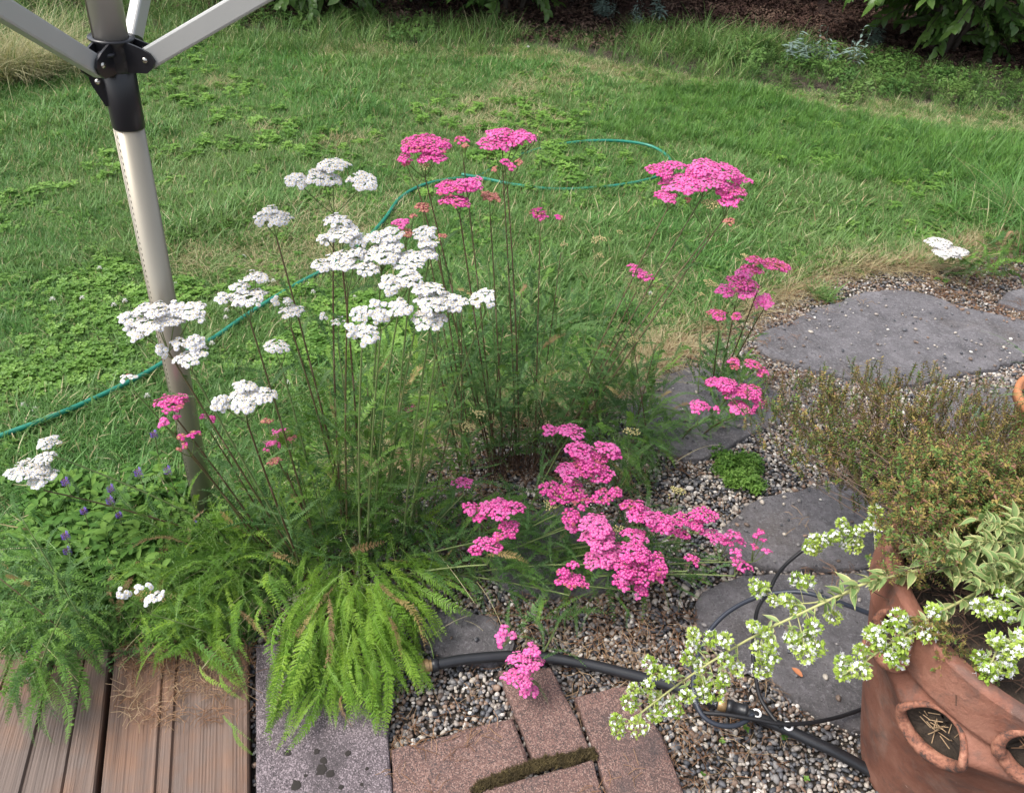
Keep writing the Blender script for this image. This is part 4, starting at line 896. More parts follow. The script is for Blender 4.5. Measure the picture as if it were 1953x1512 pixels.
# raised seam and punched marks along the tube
side = np.cross(ax, [0, 1.0, 0]); side /= np.linalg.norm(side); fr_ = np.cross(side, ax)
sd_ = (-side*.80-np.array([0, 1, 0])*.60) if side[0] > 0 else (side*.80-np.array([0, 1, 0])*.60); sd_ /= np.linalg.norm(sd_)
m_ = MB(); m_.tube([PB+sd_*.0236, p1+sd_*.0236], .0026, 8); m_.build('seam', M_alu, pole, True, off=PB)
m_ = MB(); Lp = np.linalg.norm(p1-PB); sd2 = sd_*.93+np.cross(ax, sd_)*(.36 if np.cross(ax, sd_)[0] > 0 else -.36); sd2 /= np.linalg.norm(sd2)
for k in range(int(Lp/.012)): m_.tube([PB+ax*(k*.012)+sd2*.0246, PB+ax*(k*.012+.005)+sd2*.0246], .0006, 4)
m_.build('punched_line', M_blk, pole, off=PB, kind='stuff')
m_ = MB(); Lc = np.linalg.norm(ph0-p1)
m_.lathe([(.0, 0), (.0262, 0), (.0268, .002), (.0275, Lc*.98), (.0255, Lc)], p1, ax, 40); m_.build('collar', M_blk, pole, True, off=PB)
M_alu2 = plain('bright_aluminium', (.52, .49, .45), .34, .3, .06, 8)
m_ = MB(); m_.tube([ph1-ax*.01, ptop], .0262, 40); m_.build('upper_tube', M_alu2, pole, True, off=PB)
m_ = MB(); m_.tube([ph1-ax*.01+sd_*.0256, ptop+sd_*.0256], .0026, 8); m_.build('seam', M_alu, pole, True, off=PB)
hub = MB(); hh = np.linalg.norm(ph1-ph0)
hub.lathe([(.027, -.006), (.032, 0), (.033, hh*.5), (.031, hh*.9), (.0355, hh), (.0355, hh+.003), (.027, hh+.003)], ph0, ax, 40)
hub_o = hub.build('hub', M_blk, pole, True, off=PB)
def solve_arm(q, el, side_lo, side_hi, start_r=.06):
    best = None
    for az in np.arange(side_lo, side_hi, .5):
        d = np.array([math.sin(rad(az))*math.cos(el), math.cos(rad(az))*math.cos(el), math.sin(el)]); h = np.array([d[0], d[1], 0])/math.cos(el)
        s = ph0+ax*hh*.42+h*start_r; P_ = np.array([s+d*l for l in np.linspace(.02, 1.3, 160)])
        u_, v_, z_ = proj(P_); ok_ = z_ > .05
        if not ok_.any(): continue
        e = np.min(np.hypot(u_[ok_]-q[0], v_[ok_]-q[1]))
        if best is None or e < best[0]: best = (e, d, h, s, az)
    return best
for q, el, lo, hi, lab, Ln in [((0, 14), .62, 180, 300, None, .75), ((500, 4), .50, 30, 130, None, 1.1), ((268, 0), .72, -40, 60, None, 1.1)]:
    e, d, h, s, az = solve_arm(q, el, lo, hi); print('arm', round(e, 1), az)
    tn = np.cross(d, [0, 0, 1.0]); tn /= np.linalg.norm(tn); up_ = np.cross(tn, d)
    # channel-shaped arm: rounded rectangular section
    hw, hhh, r_ = .0095, .0165, .004; sec = []
    for cx_, cz_, a0 in ((hw-r_, hhh-r_, 0), (-hw+r_, hhh-r_, 90), (-hw+r_, -hhh+r_, 180), (hw-r_, -hhh+r_, 270)):
        for a_ in (0, 45, 90): sec.append((cx_+r_*math.cos(rad(a0+a_)), cz_+r_*math.sin(rad(a0+a_))))
    V = [s+d*l+tn*a_+up_*b_ for l in (-.012, Ln) for a_, b_ in sec]; n = len(sec)
    m_ = MB(); m_.add(V, [(i, (i+1) % n, n+(i+1) % n, n+i) for i in range(n)]+[tuple(range(n-1, -1, -1)), tuple(range(n, 2*n))]); ar = m_.build('arm', M_alup, pole, off=PB)
    for sg in (-1, 1):                                                # the two cheeks of the hub that hold the arm
        mm = MB(); prof = [(-.035, -.028), (.0, -.026), (.012, -.014), (.016, .0), (.010, .013), (-.004, .022), (-.035, .034)]
        o1 = s+tn*sg*.0115; o2 = s+tn*sg*.0155
        V = [oo+h*a_+ax*b_*.8 for oo in (o1, o2) for a_, b_ in prof]; n = len(prof)
        mm.add(V, [(i, (i+1) % n, n+(i+1) % n, n+i) for i in range(n)]+[tuple(range(n-1, -1, -1)), tuple(range(n, 2*n))]); mm.build('arm_bracket', M_blk, hub_o, off=PB)
        mm = MB(); mm.lathe([(0, .0022), (.0035, .0018), (.0048, .0004), (.0048, -.001)], s+tn*sg*.0162, tn*sg, 14); ob = mm.build('rivet', M_steel, hub_o, True, off=PB)
# release catch on the side and latch pin in front
m_ = MB(); cdir = np.array([-.86, -.5, 0]); tn = np.cross(cdir, ax); c0 = ph0-ax*.006
prof = [(.024, .004), (.048, .0), (.044, -.02), (.030, -.055), (.024, -.055)]
V = [c0+cdir*a_+ax*b_+tn*s_ for s_ in (-.008, .008) for a_, b_ in prof]; n = len(prof)
m_.add(V, [(i, (i+1) % n, n+(i+1) % n, n+i) for i in range(n)]+[tuple(range(n-1, -1, -1)), tuple(range(n, 2*n))]); m_.build('catch', M_blk, pole, off=PB)
m_ = MB(); m_.lathe([(0, .003), (.004, .002), (.005, 0)], c0+cdir*.034-ax*.014-tn*.009 if (tn[1] > 0) else c0+cdir*.034-ax*.014+tn*.009, -tn if tn[1] > 0 else tn, 12); m_.build('rivet', M_steel, pole, True, off=PB)
fd = np.array([.12, -.99, 0]); fd /= np.linalg.norm(fd); q0 = ph0+fd*.033-ax*.008
m_ = MB(); m_.tube([q0, q0+ax*.034], .0055, 12); m_.lathe([(0, .039), (.013, .038), (.014, .035), (.013, .033), (0, .032)], q0, ax, 16); m_.build('latch_pin', M_blk, pole, True, off=PB)

# ================================================================== hoses
M_gh, t, b, o = mat('green_hose'); b.inputs['Roughness'].default_value = .35
t.links.new(mixc(t, noise(t, 9, 3, .6, gpos(t)), (.006, .13, .085), (.02, .23, .16)), b.inputs['Base Color'])
HP = [(-160, 885), (0, 829), (90, 795), (180, 755), (270, 708), (330, 672), (400, 640), (460, 600), (520, 562), (575, 530), (630, 500), (690, 458), (733, 415), (762, 375), (800, 350), (850, 337), (913, 329), (945, 311), (1010, 284), (1070, 270), (1130, 264), (1190, 265), (1240, 273), (1271, 289), (1281, 305), (1270, 322), (1230, 338), (1160, 350), (1060, 357), (985, 352), (925, 343), (880, 338)]
P_ = smooth_path(GP(HP, .045), 260); P_[:, 2] = .033+.009*wnoise(P_, 4, 3); P_[-28:, 2] += np.linspace(0, .03, 28)
m_ = MB(); m_.tube(P_, .0078, 10); tag(m_.build('garden_hose', M_gh, None, True), 'green garden hose looping across the lawn behind the flowers', 'garden hose')
M_bh = plain('black_hose', (.016, .017, .020), .38, 0, .3, 40); M_brass = plain('brass_fitting', (.36, .24, .12), .45, .6, .2, 80)
HB = [(832, 1268), (900, 1256), (1000, 1250), (1100, 1262), (1200, 1285), (1290, 1310), (1350, 1335), (1400, 1350), (1440, 1366), (1500, 1390), (1560, 1418), (1640, 1452), (1720, 1490)]
P_ = smooth_path(GP(HB, .042), 120); P_[:, 2] = .042; P_[:24, 2] = np.linspace(.045, .041, 24); P_[-18:, 2] = np.linspace(.042, .018, 18)
hz = empty('supply_hose', P_[0], 'thick black irrigation hose lying across the brick ends and gravel', 'irrigation hose')
m_ = MB(); m_.tube(P_, .0118, 16); m_.build('pipe', M_bh, hz, True, off=P_[0])
d = P_[0]-P_[6]; d /= np.linalg.norm(d); e0 = P_[0]
m_ = MB(); m_.lathe([(.0118, -.005), (.0148, -.004), (.0148, .006), (.0138, .008), (.0118, .012)], e0, d, 20); m_.build('clamp_ring', M_bh, hz, True, off=P_[0])
m_ = MB(); m_.lathe([(.0, .008), (.0125, .008), (.0125, .016), (.0150, .017), (.0150, .026), (.0128, .027), (.0128, .031), (.0145, .032), (.0145, .042), (.0, .042)], e0, d, 20); m_.build('brass_fitting', M_brass, hz, False, off=P_[0])
e1 = e0+d*.046; u2 = np.array([-.62, .78, .12]); u2 /= np.linalg.norm(u2)
m_ = MB(); m_.tube([e1-u2*.012, e1+u2*.03, e1+u2*.05], [.0135, .0125, .012], 14); m_.tube([e1+u2*.024, e1+u2*.032], .0155, 14); m_.build('elbow', M_bh, hz, True, off=P_[0])
i0 = int(np.argmin([abs(proj(p)[0][0]-1378) for p in P_])); dd = P_[i0+1]-P_[i0-1]; dd /= np.linalg.norm(dd)
m_ = MB(); m_.lathe([(.0120, -.009), (.0136, -.008), (.0136, .008), (.0120, .009)], P_[i0], dd, 20); m_.build('brass_fitting', M_brass, hz, True, off=P_[0])
m_ = MB(); m_.lathe([(.0120, .010), (.0150, .011), (.0150, .020), (.0136, .022), (.0136, .044), (.0150, .045), (.0150, .052), (.0120, .054)], P_[i0], dd, 20); m_.build('coupler', M_bh, hz, True, off=P_[0])
M_wht = plain('white_plastic', (.80, .80, .80), .4)
for qx in (1438, 1498):
    i1 = int(np.argmin([abs(proj(p)[0][0]-qx) for p in P_])); dd = P_[i1+1]-P_[i1-1]; dd /= np.linalg.norm(dd)
    up_ = np.array([0, 0, 1.0]); c_ = P_[i1]+up_*.0135
    m_ = MB(); sdv = np.cross(dd, up_); A = np.linspace(-2.5, 2.5, 14)
    m_.tube([c_+dd*.0085*math.cos(a_)+sdv*.0085*math.sin(a_) for a_ in A], .0024, 8); m_.build('clip', M_wht, hz, True, off=P_[0])
def tubing(name, label, pts, r, m, z=None):
    Q = np.array([G(x, y, zz) for x, y, zz in pts]); Q = smooth_path(Q, 120); mm = MB(); mm.tube(Q, r, 8)
    return tag(mm.build(name, m, None, True), label, 'drip tube', 'thin drip tubes')
M_tb = plain('slate_tube', (.022, .028, .042), .5); M_tk = plain('black_tube', (.010, .010, .012), .5); M_to = plain('olive_tube', (.035, .040, .034), .4)
tubing('drip_tube', 'slate coloured thin tube making the widest loop in front of the big pot', [(1720, 1200, .36), (1690, 1184, .34), (1646, 1165, .27), (1572, 1139, .2), (1515, 1128, .17), (1449, 1137, .14), (1397, 1161, .12), (1362, 1192, .10), (1338, 1231, .085), (1325, 1275, .075), (1323, 1318, .065), (1336, 1358, .055), (1362, 1379, .05), (1397, 1384, .05), (1424, 1373, .053), (1437, 1362, .056)], .0052, M_tb)
tubing('drip_tube', 'thin black tube dropping from the shrub down to the thick hose', [(1700, 990, .20), (1625, 1012, .18), (1560, 1030, .14), (1530, 1050, .12), (1500, 1075, .10), (1480, 1100, .09), (1467, 1126, .08), (1445, 1161, .07), (1438, 1209, .065), (1436, 1244, .06), (1441, 1288, .056), (1449, 1327, .056), (1467, 1358, .056), (1490, 1386, .057)], .0046, M_tk)
tubing('drip_tube', 'thin black tube running from the big pot along the gravel', [(1735, 1325, .045), (1692, 1336, .042), (1646, 1351, .04), (1602, 1366, .045), (1550, 1377, .058), (1493, 1380, .064), (1441, 1371, .064), (1384, 1362, .060), (1336, 1357, .050), (1322, 1340, .045)], .0044, M_tk)

# ================================================================== terracotta pots
M_tc, t, b, o = mat('terracotta'); pos = gpos(t)
c = ramp(t, noise(t, 7, 7, .65, pos), [(.3, (.11, .044, .031)), (.5, (.20, .078, .049)), (.72, (.31, .15, .105))])
c = mixc(t, ramp(t, noise(t, 16, 7, .7, pos, .5), [(.52, (0, 0, 0)), (.66, (.75, .75, .75))]), c, (.095, .062, .052))
c = mixc(t, ramp(t, noise(t, 4, 6, .7, pos, .8), [(.52, (0, 0, 0)), (.7, (.5, .5, .5))]), c, (.34, .245, .20))
c = mixc(t, ramp(t, noise(t, 60, 5, .75, pos), [(.66, (0, 0, 0)), (.74, (.7, .7, .7))]), c, (.56, .40, .33))
t.links.new(c, b.inputs['Base Color']); b.inputs['Roughness'].default_value = .72; bump(t, b, noise(t, 90, 7, .7, pos), .7, .005)
PC = np.array([.905, .800, 0.0]); PR, PH, RB = .275, .575, .125
def pot_r0(z):
    k = z/PH; r = RB+(PR*.965-RB)*min(1, k/.86)**.9
    return r
def surf(th, z, bumps):
    fz = max(0., min(1., (PH-.088-z)/.045)); fz = fz*fz*(3-2*fz)
    r = pot_r0(z)
    if z > PH-.085: r = PR*.955+.004+.006*min(1, (z-(PH-.085))/.006)
    for (tk, zk, w_, h_, A) in bumps:
        s = ((th-tk+PI) % (2*PI)-PI)*pot_r0(zk); t_ = z-zk
        up_ = max(0., 1-((t_-.01)/(h_*1.15))**2) if t_ > .01 else math.exp(-((t_-.01)/(h_*1.6))**2)
        r += fz*A*math.exp(-(s/(w_*1.45))**2)*up_
    return r
def hit_px(px, py):
    dr = ray(px, py)
    for s in np.arange(.3, 3, .0015):
        p = CC+dr*s
        if 0 < p[2] < PH and math.hypot(p[0]-PC[0], p[1]-PC[1]) < pot_r0(p[2]): return p
    return None
pockets = []
for (px, py, w_, h_) in ((1795, 1385, .046, .044), (1985, 1440, .048, .048), (1706, 1218, .040, .044)):
    p = hit_px(px, py)
    if p is None: print('pocket miss', px); continue
    th = math.atan2(p[1]-PC[1], p[0]-PC[0]); print('pocket', round(math.degrees(th)), p.round(3)); pockets.append((th, p[2], w_, h_, .050 if px > 1710 else .030))
if len(pockets) < 3: pockets.append((rad(172), .38, .042, .046, .04))
pockets += [(rad(60), .33, .042, .046, .036), (rad(120), .2, .042, .046, .036), (rad(-30), .22, .042, .046, .036)]
pot = empty('strawberry_pot', PC, 'large weathered terracotta strawberry pot with planting pockets', 'plant pot')
NT, NZ = 420, 170; ths = np.linspace(-PI, PI, NT, endpoint=False); zs = np.concatenate([np.linspace(0, PH-.088, NZ-30), np.linspace(PH-.086, PH, 30)])
V = np.zeros((len(zs), NT, 3)); inside = np.zeros((len(zs), NT), bool)
def hole_q(th, z):
    best = 9
    for (tk, zk, w_, h_, A) in pockets:
        s = ((th-tk+PI) % (2*PI)-PI)*pot_r0(zk); t_ = z-zk; best = min(best, (s/w_)**2+(t_/h_)**2)
    return best
for i, z in enumerate(zs):
    for j, th in enumerate(ths):
        r = surf(th, z, pockets); V[i, j] = (r*math.cos(th), r*math.sin(th), z); inside[i, j] = hole_q(th, z) < .97
Fc = []
for i in range(len(zs)-1):
    for j in range(NT):
        j2 = (j+1) % NT
        if inside[i, j] or inside[i+1, j] or inside[i, j2] or inside[i+1, j2]: continue
        Fc.append((i*NT+j, i*NT+j2, (i+1)*NT+j2, (i+1)*NT+j))
m_ = MB(); m_.add(V.reshape(-1, 3), Fc); bo = m_.build('body', M_tc, pot, True)
m_ = MB(); rt = surf(3, PH, [])
m_.lathe([(rt, PH-.001), (rt-.002, PH+.005), (rt-.010, PH+.007), (rt-.024, PH+.005), (rt-.032, PH-.004), (rt-.036, PH-.05), (rt-.045, PH-.09)], (0, 0, 0), None, 160); m_.build('rim', M_tc, pot, True)
M_lip, t, b, o = mat('worn_terracotta_lip'); pos = gpos(t)
c = ramp(t, noise(t, 50, 7, .75, pos), [(.40, (.06, .038, .032)), (.50, (.25, .10, .062)), (.66, (.42, .21, .14))]); t.links.new(c, b.inputs['Base Color']); b.inputs['Roughness'].default_value = .8; bump(t, b, noise(t, 150, 6, .7, pos), .6, .004)
rsl = np.random.default_rng(6)
for (tk, zk, w_, h_, A) in pockets:
    ring = []
    for a_ in np.linspace(0, 2*PI, 48, endpoint=False):
        s, t_ = w_*1.02*math.cos(a_), h_*1.02*math.sin(a_); th = tk+s/pot_r0(zk); z = zk+t_; r = surf(th, z, pockets)+.001-.004*math.sin(a_)
        ring.append((r*math.cos(th), r*math.sin(th), z))
    ring = np.array(ring); R3 = np.vstack([ring, ring[:1], ring[1:2]]); rr_ = np.array([.0078-.0038*math.sin(a_) for a_ in np.linspace(0, 2*PI, 48, endpoint=False)]); rr_ = np.append(rr_, rr_[:2])
    m_ = MB(); m_.tube(R3, rr_, 10, 0, False); lp = m_.build('pocket_lip', M_lip, pot, True)
    cen = ring.mean(0); rdir = np.array([math.cos(tk), math.sin(tk), 0])
    m_ = MB(); inner = []
    for k_, f in enumerate((1.0, .8, .5, .2)):
        for p in ring:
            q = cen+(p-cen)*f-rdir*(.010+.020*(1-f))+np.array([0, 0, -.004]); q += rsl.normal(0, .002, 3)*(f < 1); inner.append(q)
    n = 48; Fc = [(k_*n+j, k_*n+(j+1) % n, (k_+1)*n+(j+1) % n, (k_+1)*n+j) for k_ in range(3) for j in range(n)]+[tuple(3*n+j for j in range(n))]
    m_.add(inner, Fc); m_.build('pocket_soil', M_soil, pot, True)
    m_ = MB()
    for k_ in range(22):
        a_ = rsl.uniform(0, 6.28); f = rsl.uniform(0, .6); p = cen+(ring[rsl.integers(0, 48)]-cen)*f-rdir*.018; dd = rsl.normal(0, 1, 3); dd[2] *= .5; dd /= np.linalg.norm(dd)
        m_.tube([p-dd*.012, p+dd*rsl.uniform(.004, .014)], .0008, 4)
    m_.build('pocket_litter', M_need, pot, kind='stuff')
m_ = MB(); K = 20; V = [(0, 0, PH-.045)]; 
for i in range(1, 10):
    for j in range(40):
        r = .245*i/9; a_ = j*2*PI/40; V.append((r*math.cos(a_), r*math.sin(a_), PH-.05+rsl.normal(0, .004)))
Fc = [(0, 1+j, 1+(j+1) % 40) for j in range(40)]+[(1+i*40+j, 1+(i+1)*40+j, 1+(i+1)*40+(j+1) % 40, 1+i*40+(j+1) % 40) for i in range(8) for j in range(40)]
m_.add(V, Fc); m_.build('soil', M_soil, pot, True)
m_ = MB()
for k_ in range(380):
    r = .24*math.sqrt(rsl.random()); a_ = rsl.uniform(0, 6.28); p = np.array([r*math.cos(a_), r*math.sin(a_), PH-.045+rsl.uniform(0, .03)]); d_ = rsl.normal(0, 1, 3); d_[2] = abs(d_[2])*.4; d_ /= np.linalg.norm(d_); l = rsl.uniform(.03, .09)
    m_.tube([p, p+d_*l*.5+rsl.normal(0, .004, 3), p+d_*l], .0009, 3, 0, False)
tw_o = m_.build('dead_twigs', M_dead, pot, kind='stuff')
# low pot behind the shrub
B2 = G(1990, 860); B2z = .19; lowpot = empty('terracotta_pot', B2, 'low orange terracotta pot half behind the brown shrub', 'plant pot')
M_tc2 = plain('orange_terracotta', (.42, .17, .075), .7, 0, .2, 9); m_ = MB()
m_.lathe([(.0, 0), (.10, 0), (.145, B2z-.03), (.157, B2z-.03), (.160, B2z), (.152, B2z+.005), (.142, B2z), (.138, B2z-.04), (.10, B2z-.045), (0, B2z-.045)], (0, 0, 0), None, 64); m_.build('body', M_tc2, lowpot, True)
m_ = MB(); m_.lathe([(.138, 0), (0, .002)], (0, 0, B2z-.036), None, 40); m_.build('soil', M_soil, lowpot, True)
M_mk = plain('green_plant_marker', (.10, .16, .11), .6); p0 = G(1853, 800, .10); m_ = MB(); m_.tube([p0-np.array([0, 0, .10]), p0+np.array([.004, 0, .05])], .0055, 8)
tag(m_.build('plant_marker', M_mk, None, True), 'grey green stake at the rim of the low terracotta pot', 'plant marker')
# strap leaves from the low pot
M_chive = leafy('strap_leaf', [(.10, .20, .06), (.16, .28, .09)], .4, .25)
ch = empty('chive_plant', B2+np.array([0, 0, B2z-.036]), 'long thin green blades arching out of the low terracotta pot', 'plant')
for (tx, ty, Y) in ((1868, 630, 2.15), (1900, 655, 2.1), (1840, 745, 1.85), (1858, 762, 1.8), (1850, 778, 1.78), (1845, 800, 1.7), (1885, 838, 1.6), (1870, 870, 1.55), (1925, 690, 2.0), (1940, 760, 1.7), (1905, 820, 1.6), (1935, 845, 1.55)):
    T = PY(tx, ty, Y); S = B2+np.array([0, 0, B2z-.036])+np.array([YR.uniform(-.05, .05), YR.uniform(-.05, .05), 0]); pth = bez(S, (S*.45+T*.55)+np.array([0, 0, .10]), T, 12)
    w_ = np.linspace(.0024, .0004, 12); sdv = np.cross(T-S, [0, 0, 1.0]); sdv /= np.linalg.norm(sdv); V = []
    for p, ww in zip(pth, w_): V += [p-sdv*ww, p+np.array([0, 0, -ww*.5]), p+sdv*ww]
    mm = MB(); mm.add(V, [f for i in range(11) for f in ((3*i, 3*i+1, 3*i+4, 3*i+3), (3*i+1, 3*i+2, 3*i+5, 3*i+4))]); mm.build('leaf', M_chive, ch, True, off=S*0+B2+np.array([0, 0, B2z-.036]))

# ================================================================== oregano sprigs
M_or = [leafy('oregano_leaf', [(.15, .25, .08), (.21, .31, .11), (.27, .35, .13)], .5, .25), leafy('oregano_leaf_margin', [(.38, .41, .18), (.48, .46, .22)], .5, .25)]
M_ors = leafy('oregano_stem', [(.34, .36, .14), (.42, .42, .18)], .6, .1); M_brc = leafy('oregano_bract', [(.30, .45, .06), (.42, .56, .10), (.52, .64, .16)], .5, .3)
M_ofl = petalmat('oregano_petal', (.90, .90, .93))
def oleaf(fold, seed):
    """ovate leaf on X 0..1: green middle, cream margin"""
    mb = MB(); n = 7; V = []; Fc = []; Mm = []
    prof = [0.02, .10, .155, .165, .145, .095, .035, .004]
    for i in range(n+1):
        u = i/n; w = prof[i]; z = -.18*u*u+.02*math.sin(seed+u*5)
        for f, zz in ((-1, 1), (-.72, .65), (0, 0), (.72, .65), (1, 1)): V.append((u, f*w, z+fold*w*zz))
    for i in range(n):
        for j in range(4): k = 5*i+j; Fc.append((k, k+1, k+6, k+5)); Mm.append(1 if j in (0, 3) or i == n-1 else 0)
    mb.add(V, Fc, Mm); return mb.mesh(M_or, True, 'oregano_leaf')
OL = [oleaf(f, s) for f, s in ((.5, 0), (.8, 2), (.3, 4), (1.1, 1))]
def obloom(R, rs, off):
    mb = MB()
    nb = int(36+R*3200)
    for i in range(nb):
        d = rs.normal(0, 1, 3); d[2] = d[2]*.9+.25; d /= np.linalg.norm(d); p = d*R*rs.uniform(.45, .85); l = .0066*rs.uniform(.8, 1.3)
        u, w, nn = basis(d+rs.normal(0, .35, 3), rs.normal(0, 1, 3)); ww = l*.38
        mb.add([p, p+nn*l*.5+u*ww-w*.0005, p+nn*l, p+nn*l*.5-u*ww-w*.0005, p+nn*l*.55+w*ww*.6], [(0, 1, 2, 4), (0, 4, 2, 3)], 0)
    nf = int(9+R*1000)
    for i in range(nf):
        d = rs.normal(0, 1, 3); d[2] = d[2]*.8+.25; d /= np.linalg.norm(d); p = d*R*rs.uniform(.85, 1.08); u, w, nn = basis(d+rs.normal(0, .3, 3), rs.normal(0, 1, 3)); f = .0029*rs.uniform(.8, 1.3)
        for k in range(5):
            a_ = k*2*PI/5; e = math.cos(a_)*u+math.sin(a_)*w; s_ = -math.sin(a_)*u+math.cos(a_)*w
            mb.add([p, p+e*f*.6+s_*f*.42+nn*f*.2, p+e*f*1.15+nn*f*.05, p+e*f*.6-s_*f*.42+nn*f*.2], [(0, 1, 2, 3)], 1)
        mb.tube([p, p+nn*f*1.5+u*f*.3], .00018, 3, 1, False)
    mb.v = [v+off for v in mb.v]; return mb
OBR = np.random.default_rng(8)
def sprig(label, path_px, blooms, r=.0026, leaves=14, lsz=.03, lrange=(.0, 1.0), name='oregano_sprig'):
    P_ = np.array([G(x, y, z) for x, y, z in path_px]); P_ = smooth_path(P_, 60); B = P_[0]
    root = empty(name, B, label, 'oregano', 'white-flowered oregano sprigs')
    mb = MB(); mb.tube(P_, np.linspace(r, r*.5, len(P_)), 8)
    u_, v_, z_ = proj(P_)
    for (bx, by, br) in blooms:
        i = int(np.argmin(np.hypot(u_-bx-14, v_-by+4))); i = min(len(P_)-1, i); c = P_[i]; q = CC+ray(bx, by)*(z_[i]-OBR.uniform(-.015, .02)); q = np.array(q)
        m1 = (c+q)/2+np.array([0, 0, .006]); mb.tube(bez(c, m1, q, 6), r*.38, 4, 0, False)
        R = br/FPX*z_[i]
        obloom(R, OBR, q-B).build('flower_cluster', [M_brc, M_ofl], root)
        if OBR.random() < .8:
            for sg in (-1, 1):
                dd = OBR.normal(0, 1, 3); dd[2] = abs(dd[2])*.4; dd /= np.linalg.norm(dd); put(OL[OBR.integers(0, 4)], 'leaf', root, mat=frame(m1-B, m1-B+dd*.014, 0, 1.2))
    mb.build('stem', M_ors, root, True, off=B)
    for i in range(leaves):
        f = lrange[0]+(lrange[1]-lrange[0])*(i+.3)/leaves; k = min(len(P_)-2, int(f*(len(P_)-1))); p = P_[k]; T = P_[k+1]-P_[k]; T /= np.linalg.norm(T)
        u, w, nn = basis(T, np.array([0, 0, 1.0])); a0 = (i % 2)*PI/2+OBR.uniform(-.7, .7)
        for sg in (0, PI):
            d = (u*math.cos(a0+sg)+w*math.sin(a0+sg))*.85+T*.55+np.array([0, 0, .15]); ls = lsz*OBR.uniform(.5, 1.25)*(1.1-.35*f); d = d+OBR.normal(0, .22, 3)
            put(OL[OBR.integers(0, 4)], 'leaf', root, mat=frame(p-B, p-B+d*ls, OBR.normal(0, .3), OBR.uniform(.8, 1.15)))
            if OBR.random() < .6:                                     # small axillary leaves
                for q in range(2):
                    d2 = d+OBR.normal(0, .5, 3); put(OL[OBR.integers(0, 4)], 'leaf', root, mat=frame(p-B, p-B+d2*ls*.45, OBR.normal(0, .5)))
    return root
def c4(x, y): return (1100+x/2.29, 1100+y/2.29)
def c6(x, y): return (1600+x/2.69, 950+y/2.69)
b1 = [(*c4(x, y), r) for x, y, r in ((175, 630, 14), (180, 670, 12), (268, 655, 19), (230, 550, 16), (245, 490, 11), (308, 478, 12), (340, 600, 15), (420, 580, 20), (345, 530, 13), (320, 380, 14), (345, 415, 14), (405, 425, 14), (480, 355, 12), (510, 250, 12), (505, 300, 12), (590, 268, 15), (645, 275, 14), (545, 470, 15), (560, 520, 15), (605, 500, 22), (640, 450, 12), (535, 385, 13), (700, 400, 13), (800, 315, 16), (845, 300, 13), (850, 350, 15), (810, 400, 20), (940, 270, 14), (960, 300, 15), (1000, 340, 17), (1050, 310, 16), (1030, 220, 17), (1000, 270, 13), (650, 360, 12), (770, 215, 10), (820, 240, 9), (480, 520, 14))]
sprig('longest flowering sprig, reaching from the pot down over the bricks', [(1990, 1035, .60), (1930, 1052, .60), (1875, 1061, .61), (1775, 1082, .61), (1711, 1097, .60), (1648, 1113, .58), (1607, 1132, .56), (1537, 1165, .52), (1471, 1196, .48), (1406, 1231, .43), (1336, 1275, .37), (1275, 1318, .31), (1225, 1357, .27), (1196, 1380, .25)], b1, .0030, 22, .030, (.02, .62))
b1b = [(*c4(x, y), r) for x, y, r in ((775, 30, 11), (790, 60, 13), (815, 45, 11), (860, 105, 10), (920, 100, 12), (955, 140, 12), (1120, 175, 13), (960, 10, 13), (1010, 20, 12))]
sprig('short side sprig over the widest tube loop', [(1640, 1122, .56), (1590, 1140, .53), (1540, 1150, .50), (1500, 1145, .47), (1460, 1130, .45), (1437, 1120, .44)], b1b, .0016, 5, .018, (.1, .9))
b2 = [(*c6(x, y), r) for x, y, r in ((25, 840, 15), (20, 900, 14), (115, 885, 17), (110, 785, 14), (190, 690, 16), (200, 730, 14), (160, 700, 12), (265, 660, 13), (305, 610, 16), (330, 640, 13), (215, 770, 15), (285, 790, 14), (320, 750, 14), (300, 825, 19), (270, 820, 12), (455, 690, 18), (480, 580, 14), (500, 600, 12), (350, 700, 10))]
sprig('flowering sprig crossing the rim of the big pot', [(1990, 1085, .61), (1940, 1098, .61), (1905, 1106, .61), (1838, 1143, .60), (1793, 1167, .60), (1752, 1192, .59), (1693, 1229, .56), (1648, 1262, .52), (1622, 1277, .50), (1608, 1285, .49)], b2, .0026, 12, .028, (.02, .55))
b3 = [(*c6(x, y), r) for x, y, r in ((190, 65, 12), (185, 100, 14), (170, 140, 14), (45, 235, 14), (80, 245, 15), (110, 165, 11), (45, 170, 10), (240, 215, 20), (15, 130, 10), (-25, 195, 12), (-60, 210, 12), (-100, 230, 14), (-125, 215, 13), (-150, 250, 13), (185, 340, 9), (-130, 260, 12))]
sprig('flowering sprig stretching below the twiggy shrub', [(1990, 1000, .58), (1900, 1035, .58), (1850, 1022, .57), (1808, 1017, .56), (1770, 1004, .55), (1726, 998, .53), (1674, 1009, .50), (1637, 1017, .48), (1600, 1024, .46), (1560, 1036, .44), (1540, 1042, .43)], b3, .0022, 10, .026, (.05, .8))
b4 = [(*c6(x, y), r) for x, y, r in ((720, 820, 13), (740, 850, 13), (760, 900, 17), (780, 870, 13), (750, 930, 11), (850, 790, 15), (880, 790, 13), (860, 830, 14), (840, 880, 16), (870, 870, 12), (805, 720, 13), (820, 740, 11), (940, 760, 15), (930, 700, 10))]
sprig('curled flowering sprig hanging over the front rim of the pot', [(2000, 1235, .62), (1953, 1226, .62), (1923, 1222, .61), (1905, 1236, .60), (1893, 1258, .59), (1884, 1280, .58)], b4, .0022, 4, .02, (0, .6))
